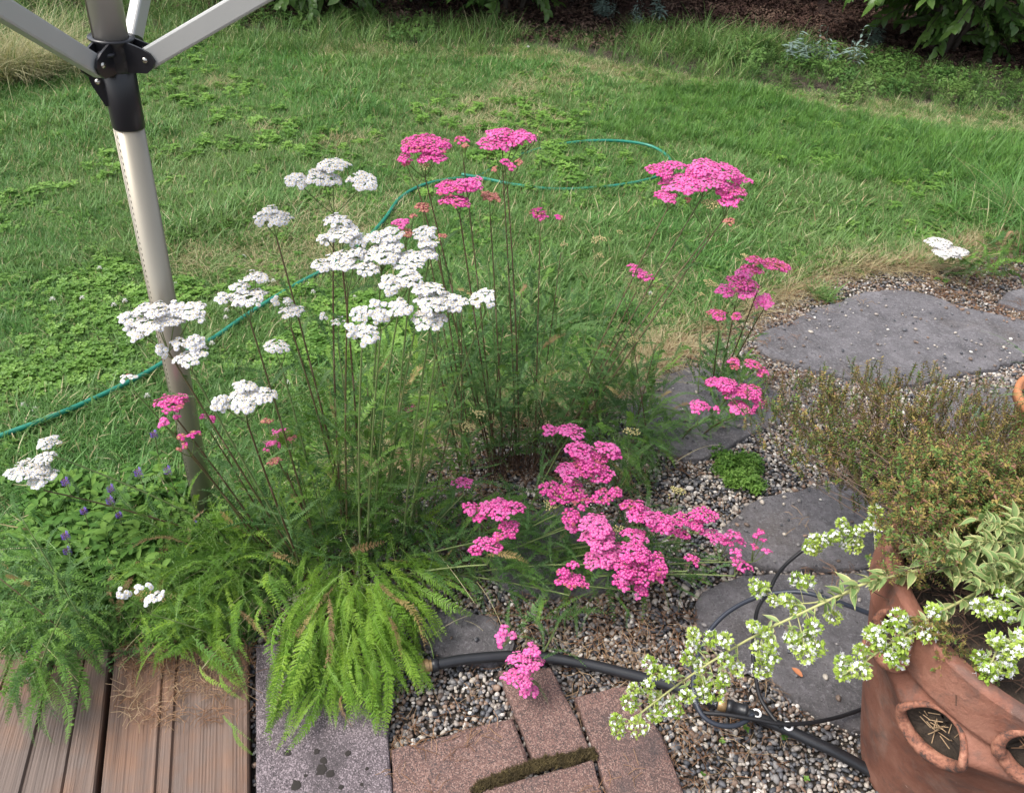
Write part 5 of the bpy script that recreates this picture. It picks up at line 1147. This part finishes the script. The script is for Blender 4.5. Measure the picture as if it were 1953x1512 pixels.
b5 = [(*c6(x, y), r) for x, y, r in ((735, 560, 18), (770, 580, 20), (760, 545, 16), (800, 570, 14), (850, 590, 15), (870, 600, 11), (830, 470, 12), (845, 490, 11))]
sprig('sprig with the fullest white flower ball inside the pot', [(2010, 1110, .62), (1960, 1122, .62), (1930, 1133, .62), (1912, 1150, .62), (1895, 1165, .61)], b5, .002, 6, .026, (0, .9))
k_ = 0
for (x0, y0, x1, y1, z0, z1, lab) in [(1990, 1010, 1820, 1050, .56, .62, 'leafy variegated sprig nearest the shrub base'), (1990, 1060, 1850, 1030, .57, .64, 'leafy variegated sprig with broad cream edged leaves'), (1980, 1080, 1880, 1075, .57, .64, 'short leafy variegated sprig at the frame edge'),
                                 (1980, 980, 1900, 1010, .58, .64, 'upright leafy variegated sprig above the others'), (1960, 1120, 1820, 1100, .57, .61, 'leafy variegated sprig lying over the dead twigs'), (1850, 1110, 1740, 1050, .56, .60, 'leafy variegated sprig at the far rim of the pot'), (2000, 1090, 1930, 1090, .57, .63, 'yellowing leafy sprig beside the fullest flower ball'),
   (1900, 1075, 1715, 1035, .57, .60, 'leafy variegated sprig farthest out over the far rim'), (1985, 1040, 1860, 990, .58, .65, 'leafy variegated sprig standing highest behind the pot'), (1950, 1100, 1870, 1120, .57, .61, 'short variegated sprig over the soil of the big pot'), (1900, 1050, 1790, 1060, .57, .62, 'middle one of the leafy variegated sprigs over the soil'), (2000, 1180, 1950, 1160, .57, .61, 'small variegated sprig at the frame edge near the curled one')]:
    sprig(lab, [(x0, y0, z0+.03), ((x0+x1)/2, (y0+y1)/2-8, (z0+z1)/2+.045), (x1, y1, z1+.03)], [], .002, 15, .030, (.05, 1.0))

# ================================================================== twiggy brown shrub
M_tw = leafy('twig', [(.06, .04, .03), (.11, .075, .055)], .85, .02)
M_th = [leafy('thyme_leaf_green', [(.08, .15, .03), (.15, .23, .05)], .6, .25), leafy('thyme_leaf_ochre', [(.20, .165, .045), (.32, .25, .075)], .7, .2), leafy('thyme_leaf_rust', [(.17, .085, .05), (.26, .14, .09)], .7, .2)]
def thyme_spray(rng, wts):
    mb = MB(); L = .05; mb.tube([(0, 0, 0), (.002, 0, L*.5), (0, .002, L)], .0006, 3, 3, False)
    for i in range(13):
        z = L*(.12+.9*i/13)
        for sg in (0, PI):
            a = i*1.57+sg+rng.uniform(-.3, .3); q = rng.random(); m = 0 if q < wts[0] else (1 if q < wts[1] else 2)
            lance(mb, 0, 0, z, a, rng.uniform(.1, .9), rng.uniform(.006, .011), .0035, .2, m, 2, .2)
    return mb.mesh(M_th+[M_tw], False, 'spray')
S_th = [thyme_spray(rg, w) for w in ((.75, .95), (.5, .95), (.25, .9), (.15, .9), (.3, .7))]
SB = np.array([.99, 1.0, .50]); shrub = empty('thyme_shrub', SB, 'wiry shrub with sparse olive and ochre leaves spreading from behind the big pot', 'shrub')
mbt = MB(); SP, SR, SS, SI = [], [], [], []
tipz = [(1440, 735), (1500, 705), (1600, 715), (1680, 735), (1760, 725), (1850, 755), (1960, 770), (2060, 800), (2060, 1060), (1960, 1050), (1880, 1040), (1760, 1000), (1640, 965), (1540, 900), (1470, 850), (1410, 840), (1420, 790)]
tp = np.array(tipz, float); made = 0
while made < 340:
    q = np.array([YR.uniform(1400, 2060), YR.uniform(695, 1060)])
    if not inpoly(q[None], tp)[0]: continue
    far_ = math.hypot(q[0]-1860, q[1]-1060)/480; Y = 1.10+.52*min(1, (1060-q[1])/330)+YR.normal(0, .05); T = PY(q[0], q[1], Y)
    if T[2] < .03: T[2] = .03
    S = SB+np.array([YR.uniform(-.14, .12), YR.uniform(-.1, .1), -.02]); ctl = S*.45+T*.55; ctl[2] = S[2]*.5+T[2]*.5-.05+YR.normal(0, .03); ctl[0] += YR.normal(0, .03)
    T2 = T+np.array([0, 0, .02]); pth = bez(S, ctl, T2, 12); pth[1:-1] += YR.normal(0, .004, (10, 3)); mbt.tube(pth, np.linspace(.0016, .0006, 12), 3, 0, False); made += 1
    for k in range(3, 12):
        if YR.random() < .22+.5*(k/11): 
            p = pth[k]; nsp = 1 if k < 8 else 2
            for _q in range(nsp):
                br = YR.normal(0, .012, 3); mbt.tube([p, p+br+np.array([0, 0, .012])], .0005, 3, 0, False)
                SP.append(p+br*.8); d = (pth[k]-pth[k-1]); d = d/np.linalg.norm(d)*.45+np.array([0, 0, .9])+YR.normal(0, .3, 3); e = Vector(d).to_track_quat('Z', 'Y').to_euler()
                SR.append((e.x, e.y, e.z)); SS.append(YR.uniform(.6, 1.15)); g_ = wnoise(p[None]*1.0, 9, 2)[0]+YR.normal(0, .5); SI.append(0 if g_ > .35 or k > 10 and YR.random() < .5 else 1 if g_ > .0 else 4 if g_ > -.2 else 2 if g_ > -.7 else 3)
for _e in range(190):
    q = (YR.uniform(1705, 2060), YR.uniform(860, 1020)); 
    if q[1] < 1090-(q[0]-1640)*.9 - 90: pass
    zz = YR.uniform(.50, .66); T = G(q[0], q[1], zz); S = T*.45+SB*.55; S[2] = .52; pth = bez(S, (S+T)/2+np.array([0, 0, .03]), T, 8); mbt.tube(pth, np.linspace(.0014, .0006, 8), 3, 0, False)
    for k in range(2, 8):
        for _q in range(2):
            br = YR.normal(0, .014, 3); SP.append(pth[k]+br); d = (pth[k]-pth[k-1]); d = d/np.linalg.norm(d)*.5+np.array([0, 0, .8])+YR.normal(0, .4, 3); e = Vector(d).to_track_quat('Z', 'Y').to_euler()
            SR.append((e.x, e.y, e.z)); SS.append(YR.uniform(.5, 1.0)); SI.append(int(YR.choice([0, 1, 4, 2, 4, 3])))
for _e in range(90):
    T = G(YR.uniform(1672, 1775), YR.uniform(925, 1105), YR.uniform(.54, .66)); S = T*.5+SB*.5; S[2] = .54; pth = bez(S, (S+T)/2+np.array([0, 0, .03]), T, 8); mbt.tube(pth, np.linspace(.0013, .0006, 8), 3, 0, False)
    for k in range(3, 8):
        br = YR.normal(0, .010, 3); SP.append(pth[k]+br); d = YR.normal(0, .5, 3)+np.array([-.2, 0, .6]); e = Vector(d).to_track_quat('Z', 'Y').to_euler()
        SR.append((e.x, e.y, e.z)); SS.append(YR.uniform(.4, .85)); SI.append(int(YR.choice([0, 1, 4, 4, 3])))
mbt.build('twigs', M_tw, shrub, off=SB)
fo = scatter('foliage', np.array(SP)-SB, SR, SS, SI, S_th, shrub)
print('thyme sprays', len(SP))
# small yellow trailing bits on the pot front
SP, SR, SS, SI = [], [], [], []
tr_ = MB(); TB = G(1800, 1215, .585); trail = empty('trailing_thyme', TB, 'small yellow green trailing plant hanging over the pot rim', 'plant')
for pts in ([(1800, 1190, .59), (1805, 1225, .60), (1812, 1265, .56), (1800, 1300, .52)], [(1800, 1190, .59), (1822, 1230, .60), (1835, 1270, .56), (1840, 1300, .52)], [(1780, 1190, .59), (1795, 1215, .60), (1790, 1240, .57)], [(1850, 1250, .58), (1868, 1290, .56), (1880, 1325, .52)], [(1740, 1180, .59), (1765, 1200, .6), (1778, 1215, .58)], [(1810, 1250, .58), (1795, 1280, .54), (1785, 1300, .52)]):
    Q = smooth_path(np.array([G(*p) for p in pts]), 14); tr_.tube(Q, .0007, 3, 0, False)
    for p in Q: 
        for _q in range(2): SP.append(p-TB+YR.normal(0, .004, 3)); SR.append((YR.uniform(-1.2, 1.2), YR.uniform(-1.2, 1.2), YR.uniform(0, 6))); SS.append(YR.uniform(.25, .5)); SI.append(YR.integers(1, 4))
tr_.build('stems', M_tw, trail, off=TB); scatter('foliage', SP, SR, SS, SI, S_th, trail)
# bright tuft of ground cover on the gravel
TC = G(1412, 905); S_gc = [herb(rg, 22, .022, .03, .011, .004, [M_weed]) for _ in range(3)]; q = YR.normal(0, .028, (70, 2)); 
gc = empty('cushion_plant', TC, 'small bright green cushion plant alone on the dark gravel', 'cushion plant'); scatter('foliage', np.c_[q, np.full(70, .004)], np.c_[YR.normal(0, .2, (70, 2)), YR.uniform(0, 6, 70)], YR.uniform(.7, 1.4, 70), YR.integers(0, 3, 70), S_gc, gc)

# tiny weeds in the gravel
k_ = 0
for (x, y, s, lab) in [(1667, 1437, 1.2, 'green weed seedling against the foot of the big pot'), (1422, 1388, .8, 'small weed seedling beside the white clip on the hose'), (1497, 1408, .8, 'weed seedling in the gravel under the second white clip'), (1376, 1414, .6, 'tiny weed seedling near the brick edge'), (1537, 1486, .6, 'tiny weed seedling nearest the frame bottom'), (1340, 1478, .5, 'tiny weed seedling beside the last brick'), (1795, 535, 2.2, 'weed seedling on the far gravel below the lone white flower')]:
    mb = MB()
    for i in range(7): lance(mb, 0, 0, .004, rg.uniform(0, 6.28), rg.uniform(.2, .9), .016*s*rg.uniform(.7, 1.1), .008*s, .3, 0, 3)
    o_ = mb.build('weed_seedling', M_weed, None, True); o_.location = G(x, y, .012); tag(o_, lab, 'weed', 'weed seedlings')
m_ = MB(); lance(m_, 0, 0, 0, 2.2, .2, .03, .013, .3, 0, 4); M_dl = plain('dead_leaf', (.42, .16, .07), .7); o_ = m_.build('dead_leaf', M_dl, None, True); o_.location = G(1530, 1290, .032); tag(o_, 'single orange brown dead leaf on the dark stepping stone by the pot', 'dead leaf')

# ================================================================== self-heal and clover flowers
M_sh = leafy('selfheal_leaf', [(.055, .14, .024), (.09, .19, .034), (.15, .27, .05)], .6, .3, None, 1, None, .15); M_pur = petalmat('purple_petal', (.24, .14, .60)); M_cal = plain('selfheal_bract', (.12, .07, .06), .8, 0, .4, 300); M_shs = plain('selfheal_stem', (.10, .12, .04), .6)
S_shl = [herb(rg, 12, .045, .10, .034, .012, [M_sh]) for _ in range(4)]
q = np.array([G(YR.uniform(60, 460), YR.uniform(950, 1190)) for _ in range(520)])[:, :2]; q = q[inpoly(q, GP([(110, 960), (300, 920), (400, 980), (420, 1060), (300, 1130), (160, 1130), (80, 1060)]))]; n = len(q)
scatter('selfheal_foliage', np.c_[q, np.zeros(n)], np.c_[YR.normal(0, .15, (n, 2)), YR.uniform(0, 6, n)], YR.uniform(.7, 1.25, n), YR.integers(0, 4, n), S_shl)
scatter('selfheal_grass', np.c_[q[::3]+YR.normal(0, .02, (len(q[::3]), 2)), np.zeros(len(q[::3]))], np.c_[YR.normal(0, .1, (len(q[::3]), 2)), YR.uniform(0, 6, len(q[::3]))], YR.uniform(1.0, 1.8, len(q[::3])), YR.integers(0, 3, len(q[::3])), S_long)
def selfheal(px, py, by, sz, label):
    B = G(px+YR.uniform(5, 35), by); Y = B[1]+.01; T = PY(px, py, Y); root = empty('selfheal', B, label, 'self-heal', 'purple self-heal')
    pth = bez(B, (B+T)/2+np.array([.01, 0, .01]), T, 8); m_ = MB(); m_.tube(pth, .0012, 5); m_.build('stem', M_shs, root, True, off=B)
    m_ = MB(); ax_ = np.array([0, 0, 1.0]); L = .020*sz
    for i in range(46):
        z = (i/46)*L; a = i*2.4; r = .0062*sz*(1-.35*(z/L)); p = T+np.array([math.cos(a)*r*.6, math.sin(a)*r*.6, z-.004]); d = np.array([math.cos(a), math.sin(a), .7]); u, w, nn = basis(d, ax_)
        if i % 3: m_.add([p, p+w*.002+nn*.002, p+nn*.005, p-w*.002+nn*.002], [(0, 1, 2, 3)], 0)
        else:
            for k in range(3): e = w*(k-1)*.0022; m_.add([p+nn*.001, p+nn*.004+e+u*.001+w*.0014, p+nn*.008+e*1.6, p+nn*.004+e-w*.0014], [(0, 1, 2, 3)], 1)
    m_.build('flower_head', [M_cal, M_pur], root, off=B)
    for k in range(3):
        p = pth[2+2*k-1]; 
        for sg in (0, PI):
            mm = MB(); lance(mm, *(p-B), k*1.5+sg+YR.uniform(-.3, .3), .35, .032, .012, .3, 0, 4); mm.build('leaf', M_sh, root, True)
for px, py, by, sz, lab in [(127, 925, 1010, 1.1, 'purple self-heal flower nearest the low white yarrow'), (213, 937, 1020, 1.0, 'purple self-heal flower fading to brown'), (266, 908, 1000, 1.25, 'fullest purple self-heal flower in the grass beside the pole'), (321, 903, 990, 1.1, 'purple self-heal flower closest to the pole'),
                            (295, 833, 960, .9, 'purple self-heal flower under the pink heads at the pole'), (212, 960, 1040, 1.1, 'purple self-heal flower crossed by the long low stem'), (373, 1007, 1060, 1.0, 'purple self-heal flower at the very foot of the pole'),
                            (127, 1027, 1100, 1.0, 'pale purple self-heal flower over the feathery leaves'), (130, 1055, 1120, .9, 'lower one of a close pair of purple self-heal flowers'), (161, 978, 1060, .7, 'small purple self-heal flower half hidden in leaves'), (228, 985, 1060, .6, 'tiny purple self-heal bud among broad leaves'),
                            (62, 1245, 1290, .9, 'washed out purple self-heal flower low in the frame corner')]:
    selfheal(px, py, by, sz, lab)
M_cf = petalmat('clover_flower', (.80, .78, .74))
def puff(R, n, rs):
    mb = MB()
    for i in range(n):
        d = rs.normal(0, 1, 3); d[2] = abs(d[2])*.9-.15; d /= np.linalg.norm(d); u, w, nn = basis(d, rs.normal(0, 1, 3)); p = d*R*.3
        mb.add([p, p+nn*R*.4+u*R*.14, p+nn*R*.75, p+nn*R*.4-u*R*.14], [(0, 1, 2, 3)], 0)
    return mb
cfm = puff(.011, 46, np.random.default_rng(4))
CFL = ['white clover flower ' + s for s in ('alone in the grass above the white head whose stem crosses the hose', 'farthest from the pole, in the short grass above the clover patch', 'in the clover, upper one of a loose pair beyond the pole', 'in the clover, outer one of a loose pair beyond the pole', 'in the clover just beyond the large white yarrow head', 'touching the large white yarrow head in front of the pole',
 'between the pole and the green hose, upper of two', 'between the pole and the green hose, lower of two', 'low in the clover right beside the pole', 'beside the pole on the near side of the green hose', 'past the hose under the dense white yarrow', 'past the hose next to a loose white yarrow head', 'just beyond the small loose white yarrow head', 'under the outer head of the dense white group',
 'close behind the head crossing the hose', 'close behind the head crossing the hose, nearer the hose', 'in thin grass below the small low white yarrow head', 'on the near side of the hose where it passes the pole', 'near the frame edge above the hose', 'near the frame edge just above the hose', 'peeping over the large white yarrow head at the pole', 'at the far lawn edge before the tall grass', 'hidden under the large white head at the pole', 'below the cream buds by the leaning pink stems', 'low among the feathery leaves over the deck')]
for kc, (x, y) in enumerate([(465, 490), (190, 512), (157, 569), (100, 571), (217, 582), (238, 574), (432, 592), (430, 606), (387, 610), (404, 655), (588, 544), (597, 557), (548, 580), (676, 568), (510, 537), (521, 536), (551, 729), (281, 755), (45, 773), (67, 781), (335, 543), (1007, 90), (303, 640), (1240, 560), (60, 1290)]):
    B = G(x, y+14, 0); root = empty('clover_flower', B, CFL[kc], 'clover flower', 'white clover flowers')
    T = PY(x, y, B[1]); m_ = MB(); m_.tube([B, (B+T)/2, T], .0008, 4); m_.build('stem', M_shs, root, off=B)
    m_ = MB(); m_.v = [v+(T-B) for v in cfm.v]; m_.f = list(cfm.f); m_.m = list(cfm.m); m_.n = cfm.n; m_.build('flower_head', M_cf, root)

for (x, y, s_, c_, lab) in [(662, 520, .020, (.42, .34, .26), 'tan round stone in the grass beside the green hose'), (697, 512, .030, (.16, .16, .18), 'blue grey stone in the grass behind the white flowers'), (640, 528, .016, (.20, .20, .21), 'small grey stone next to the tan one in the grass')]:
    me_ = pebble(rg); me_.materials.clear(); me_.materials.append(plain('stone', c_, .7, 0, .25, 60)); o_ = put(me_, 'stone', loc=G(x, y, s_*.5)); o_.scale = (s_*1.2, s_, s_); tag(o_, lab, 'stone', 'stones in the grass')
m_ = MB(); rq = np.random.default_rng(31)
for (x0, y0, x1, y1) in [(0, 1048, 180, 1060), (350, 905, 470, 985), (560, 600, 500, 655), (600, 1165, 680, 1010), (385, 1275, 520, 1130), (250, 1190, 330, 1100), (690, 990, 860, 900), (760, 690, 700, 640), (810, 1030, 905, 1150), (30, 1180, 150, 1300), (430, 870, 390, 790), (270, 1120, 420, 1190), (910, 1110, 960, 1200), (500, 780, 560, 700), (1290, 880, 1380, 850)]:
    a_ = G(x0, y0, rq.uniform(.03, .10)); b_ = G(x1, y1, rq.uniform(.04, .16)); m_.tube(bez(a_, (a_+b_)/2+np.array([0, 0, rq.uniform(0, .05)]), b_, 10), np.linspace(.0011, .0004, 10), 4)
for k in range(60):
    a_ = G(rq.uniform(200, 900), rq.uniform(950, 1210), rq.uniform(.02, .08)); t_ = rq.uniform(0, 6.28); b_ = a_+np.array([math.cos(t_), math.sin(t_), rq.uniform(-.1, .3)])*rq.uniform(.03, .11); m_.tube(bez(a_, (a_+b_)/2+np.array([0, 0, .015]), b_, 6), .0005, 3, 0, False)
m_.build('straw_stalks', M_straw, None, kind='stuff')
# ================================================================== wild strip, bank, shrubs beyond the lawn
import bmesh
bank = MB(); xs = np.linspace(-14, 16, 60); prof = [(0, .0), (1.0, .05), (2.2, .40), (3.6, .75), (7, 1.1)]
V = []; 
for x in xs:
    y0 = 6.6+.17*(x+2)+.15*math.sin(x*1.3) if x > -2 else 6.6-.05*(x+2)
    for dy, z in prof: V.append((x+.1*math.sin(x*3+dy), y0+dy+.12*math.sin(x*2.1+dy*3), z+.04*math.sin(x*5+dy*7)*(dy > 0)-.012*(dy == 0)))
n = len(prof); bank.add(V, [(i*n+j, (i+1)*n+j, (i+1)*n+j+1, i*n+j+1) for i in range(len(xs)-1) for j in range(n-1)])
tag(bank.build('bank', M_mulch, None, True), kind='structure')
def zb_(x, y):
    y0 = 6.6+.17*(x+2) if x > -2 else 6.6-.05*(x+2); return float(np.interp(y-y0, [p[0] for p in prof], [p[1] for p in prof]))
# rough grass along the back
M_wild = leafy('wild_grass', [(.055, .13, .028), (.09, .18, .04), (.14, .24, .06)], .5, .3); M_wildd = leafy('wild_grass_dry', [(.30, .28, .14), (.44, .41, .24)], .7, .2)
S_wild = [tuft(34, .06, .08, .24, .0045, .6, 1.1, rg, [M_wild, M_wildd], .09, 4) for _ in range(4)]+[herb(rg, 16, .09, .14, .04, .018, [M_wild]) for _ in range(3)]
u0 = grid_pts(-7.5, 9.5, 5.2, 9.5, .10); uu, vv, _z = proj(np.c_[u0, np.zeros(len(u0))])
band = inpoly(np.stack([uu, vv], 1)+np.stack([wnoise(u0, 2, 1)*25, wnoise(u0, 2.4, 2)*12], 1), [(-400, 20), (-300, 80), (0, 75), (200, 85), (430, 105), (600, 128), (900, 132), (1040, 100), (1180, 110), (1300, 190), (1500, 200), (1700, 215), (1953, 240), (2400, 285), (2400, 150), (1953, 150), (1700, 120), (1500, 70), (1300, 66), (1000, 52), (700, 46), (450, 40), (400, 20)])
band |= inpoly(np.stack([uu, vv], 1), [(-400, -60), (-400, 80), (150, 60), (400, 70), (420, -60)])
W0 = u0[band]; W0 = W0[R2.random(len(W0)) < .92]; n = len(W0); uu, vv, _z = proj(np.c_[W0, np.zeros(n)])
kd = np.where(wnoise(W0, 2.5, 3)+R2.normal(0, .4, n) > .45, R2.integers(4, 7, n), R2.integers(0, 4, n))
sc = R2.uniform(.45, 1.0, n)*np.where((uu > 1000) & (uu < 1200), .55, 1)*np.where(vv > 110, .65, 1)
scatter('tall_grass', np.array([(x, y, zb_(x, y)) for x, y in W0]), np.c_[R2.normal(0, .12, (n, 2)), R2.uniform(0, 6.28, n)], sc, kd, S_wild)
# lush tuft at the right frame edge beside the lone white flower
def thing_scatter(name, label, cat, cen, spread, k, srcs_, sc_, group=None, part='foliage', stretch=(1, 1)):
    root = empty(name, cen, label, cat, group); q = R2.normal(0, 1, (k, 2))*spread*np.array(stretch)
    scatter(part, np.c_[q, np.zeros(k)], np.c_[R2.normal(0, .2, (k, 2)), R2.uniform(0, 6.28, k)], R2.uniform(.7, 1.2, k)*sc_, R2.integers(0, len(srcs_), k), srcs_, root); return root
thing_scatter('grass_clump', 'tall bright green grass clump at the gravel edge behind the lone white flower', 'grass clump', G(1975, 452), .16, 60, [tuft(30, .04, .12, .26, .0045, .6, 1.2, rg, [M_grass, M_straw], .08, 4) for _ in range(3)], 1.0)
thing_scatter('grass_clump', 'small dark grass tuft rooted in the gravel by the lawn corner', 'grass clump', G(1560, 560), .03, 10, S_long, 1.0)
thing_scatter('grass_clump', 'arching long grass clump before the dark bank', 'grass clump', G(1330, 110), .30, 40, S_wild[:4], 1.1)
S_fea = [tuft(60, .06, .25, .55, .0035, .7, 1.3, rg, [M_wildd, M_wild], .15, 5) for _ in range(3)]
for (x, y, lab) in [(-30, 175, 'pale feathery dry grass clump cut off by the frame'), (60, 150, 'pale feathery dry grass clump behind the dryer arm'), (130, 135, 'smaller pale feathery grass clump next to the dryer hub')]:
    thing_scatter('feather_grass', lab, 'ornamental grass', G(x, y), .13, 12, S_fea, .95 if x < 100 else .6, 'feather grasses')
thing_scatter('herb_patch', 'low yellow green herb with small leaves in front of the dark bushes', 'plant', G(1790, 175), .42, 90, S_wild[4:], .8, stretch=(1.6, .6))
thing_scatter('herb_patch', 'loose green herb with pale seed heads at the lawn edge', 'plant', G(1520, 120), .3, 60, S_wild[4:]+S_wild[:1], .9, stretch=(1.6, .6))
# silver leaved plants
M_sil = leafy('silver_leaf', [(.13, .19, .16), (.19, .26, .23)], .6, .15); S_sil = [herb(rg, 10, .07, .32, .085, .02, [M_sil]) for _ in range(2)]
for (x, y, k, lab) in [(1185, 45, 7, 'silver grey leaved plant on the bark bank'), (1245, 50, 2, 'single upright silver grey stalk beside the silver plant'), (1560, 125, 7, 'silver grey leaved plant under the green bushes'), (1660, 100, 3, 'small silver grey plant against the dark bushes')]:
    thing_scatter('silver_plant', lab, 'plant', G(x, y), .10 if k > 3 else .03, k, S_sil, .85, 'silver leaved plants')
# leafy shrubs
M_bl = [leafy('bush_leaf', [(.045, .10, .022), (.075, .15, .03), (.12, .21, .05)], .35, .35), leafy('bush_leaf_dark', [(.025, .055, .018), (.04, .08, .024), (.06, .11, .03)], .4, .25)]
M_bark = plain('bark', (.07, .055, .045), .9, 0, .3, 40)
def leafspray(rng, m, L=.32, n=13, ls=.075, w=.045):
    mb = MB(); p = [(0, 0, 0), (L*.5, .01, .03), (L, -.01, -.01)]; mb.tube(p, .003, 4, 1, False)
    for i in range(n):
        u = .1+.9*i/n; a = (.7+rng.uniform(-.3, .3))*(1 if i % 2 else -1); lance(mb, L*u, 0, .02*math.sin(PI*u), a, rng.uniform(-.5, .4), ls*rng.uniform(.6, 1.15), w*rng.uniform(.8, 1.1), .4, 0, 4, .3)
    return mb.mesh([m, M_bark], True, 'spray')
S_b1 = [leafspray(rg, M_bl[0]) for _ in range(3)]; S_b2 = [leafspray(rg, M_bl[1], .35, 16, .08, .05) for _ in range(3)]
def bush(name, label, cx_, cy_, rx, ry, h, n, srcs_, zlow, group):
    z0 = zb_(cx_, cy_); B = np.array([cx_, cy_, z0]); root = empty(name, B, label, 'shrub', group); m_ = MB()
    for k in range(7):
        a = R2.uniform(0, 6.28); e = np.array([math.cos(a)*rx*.6, math.sin(a)*ry*.6, h*R2.uniform(.5, .9)]); st = np.array([math.cos(a)*.08, math.sin(a)*.08, -.05])
        m_.tube(bez(st, e*.4+np.array([0, 0, h*.15]), e, 8), np.linspace(.022, .006, 8), 6)
    m_.build('trunk', M_bark, root, True)
    d = R2.normal(0, 1, (n, 3)); d /= np.linalg.norm(d, axis=1)[:, None]; rr2 = R2.uniform(.35, 1.0, n)**.5; lump = 1+.18*np.sin(d[:, 0]*4+cx_)*np.cos(d[:, 2]*5+cy_)
    P3 = d*np.array([rx, ry, (h-zlow)/2])*(rr2*lump)[:, None]+np.array([0, 0, (h+zlow)/2])
    rot = np.c_[R2.normal(0, .5, n), R2.uniform(-.3, .7, n), np.arctan2(d[:, 1], d[:, 0])+R2.normal(0, .6, n)]
    scatter('crown', P3, rot, R2.uniform(.7, 1.25, n), R2.integers(0, len(srcs_), n), srcs_, root)
GB = 'shrubs beyond the lawn'
for a in [('leafy_shrub', 'green shrub with large leaves over the dark gap, nearest the dryer arm', -1.75, 6.9, 1.0, .6, 1.9, 800, S_b1, .06, GB),
          ('leafy_shrub', 'green shrub with drooping leaf tips above the middle of the far lawn', -.25, 7.25, 1.1, .6, 2.0, 800, S_b1, .06, GB),
          ('leafy_shrub', 'dark shrub high above the bark bank', 1.8, 8.9, 1.6, .9, 2.6, 800, S_b2, .35, GB),
          ('leafy_shrub', 'bright leaved bush at the far corner, foremost of the bushes', 3.35, 6.95, 1.25, .6, 2.0, 1100, S_b1, .10, GB),
          ('leafy_shrub', 'broad dark bush filling the far corner', 5.3, 7.7, 1.5, .8, 2.4, 1100, S_b1+S_b2, .06, GB),
          ('leafy_shrub', 'low green bush behind the feathery grass', -4.4, 7.4, 1.3, .8, 1.5, 600, S_b2+S_b1[:1], .02, GB),
          ('leafy_shrub', 'dark bush between the feathery grass and the leafy shrub', -3.0, 7.9, 1.0, .8, 1.9, 600, S_b2, .10, GB)]: bush(*a)
for i, (x, y, lab) in enumerate([(-6.5, 8.9, 'tall dark hedge bush, outermost behind the feathery grass'), (-4.2, 8.9, 'tall dark hedge bush behind the low green bush'), (-2.0, 8.3, 'tall dark hedge bush behind the nearest leafy shrub'), (.2, 8.9, 'tall dark hedge bush behind the bark bank'), (3.2, 9.9, 'tall dark hedge bush past the bark bank'), (5.6, 9.7, 'tall dark hedge bush behind the far corner bushes'), (8.2, 10.6, 'tall dark hedge bush, outermost behind the corner bushes')]):
    bush('hedge_bush', lab, x, y, 1.5, .9, 3.2, 900, S_b2, .15, 'tall hedge bushes')
M_lit = leafy('leaf_litter_leaf', [(.03, .014, .011), (.06, .030, .022), (.13, .085, .062)], .9, .05)
def litter(rng):
    mb = MB()
    for i in range(22): lance(mb, rng.uniform(-.09, .09), rng.uniform(-.09, .09), rng.uniform(.002, .02), rng.uniform(0, 6.28), rng.uniform(-.3, .5), rng.uniform(.025, .06), .018, .5, 0, 3, .5)
    return mb.mesh([M_lit], False, 'litter')
S_lit = [litter(rg) for _ in range(3)]; q = grid_pts(-5, 9, 6.4, 10.2, .10); n = len(q)
scatter('leaf_litter', np.array([(x, y, zb_(x, y)+.005) for x, y in q]), np.c_[R2.normal(0, .2, (n, 2)), R2.uniform(0, 6.28, n)], R2.uniform(.7, 1.3, n), R2.integers(0, 3, n), S_lit)
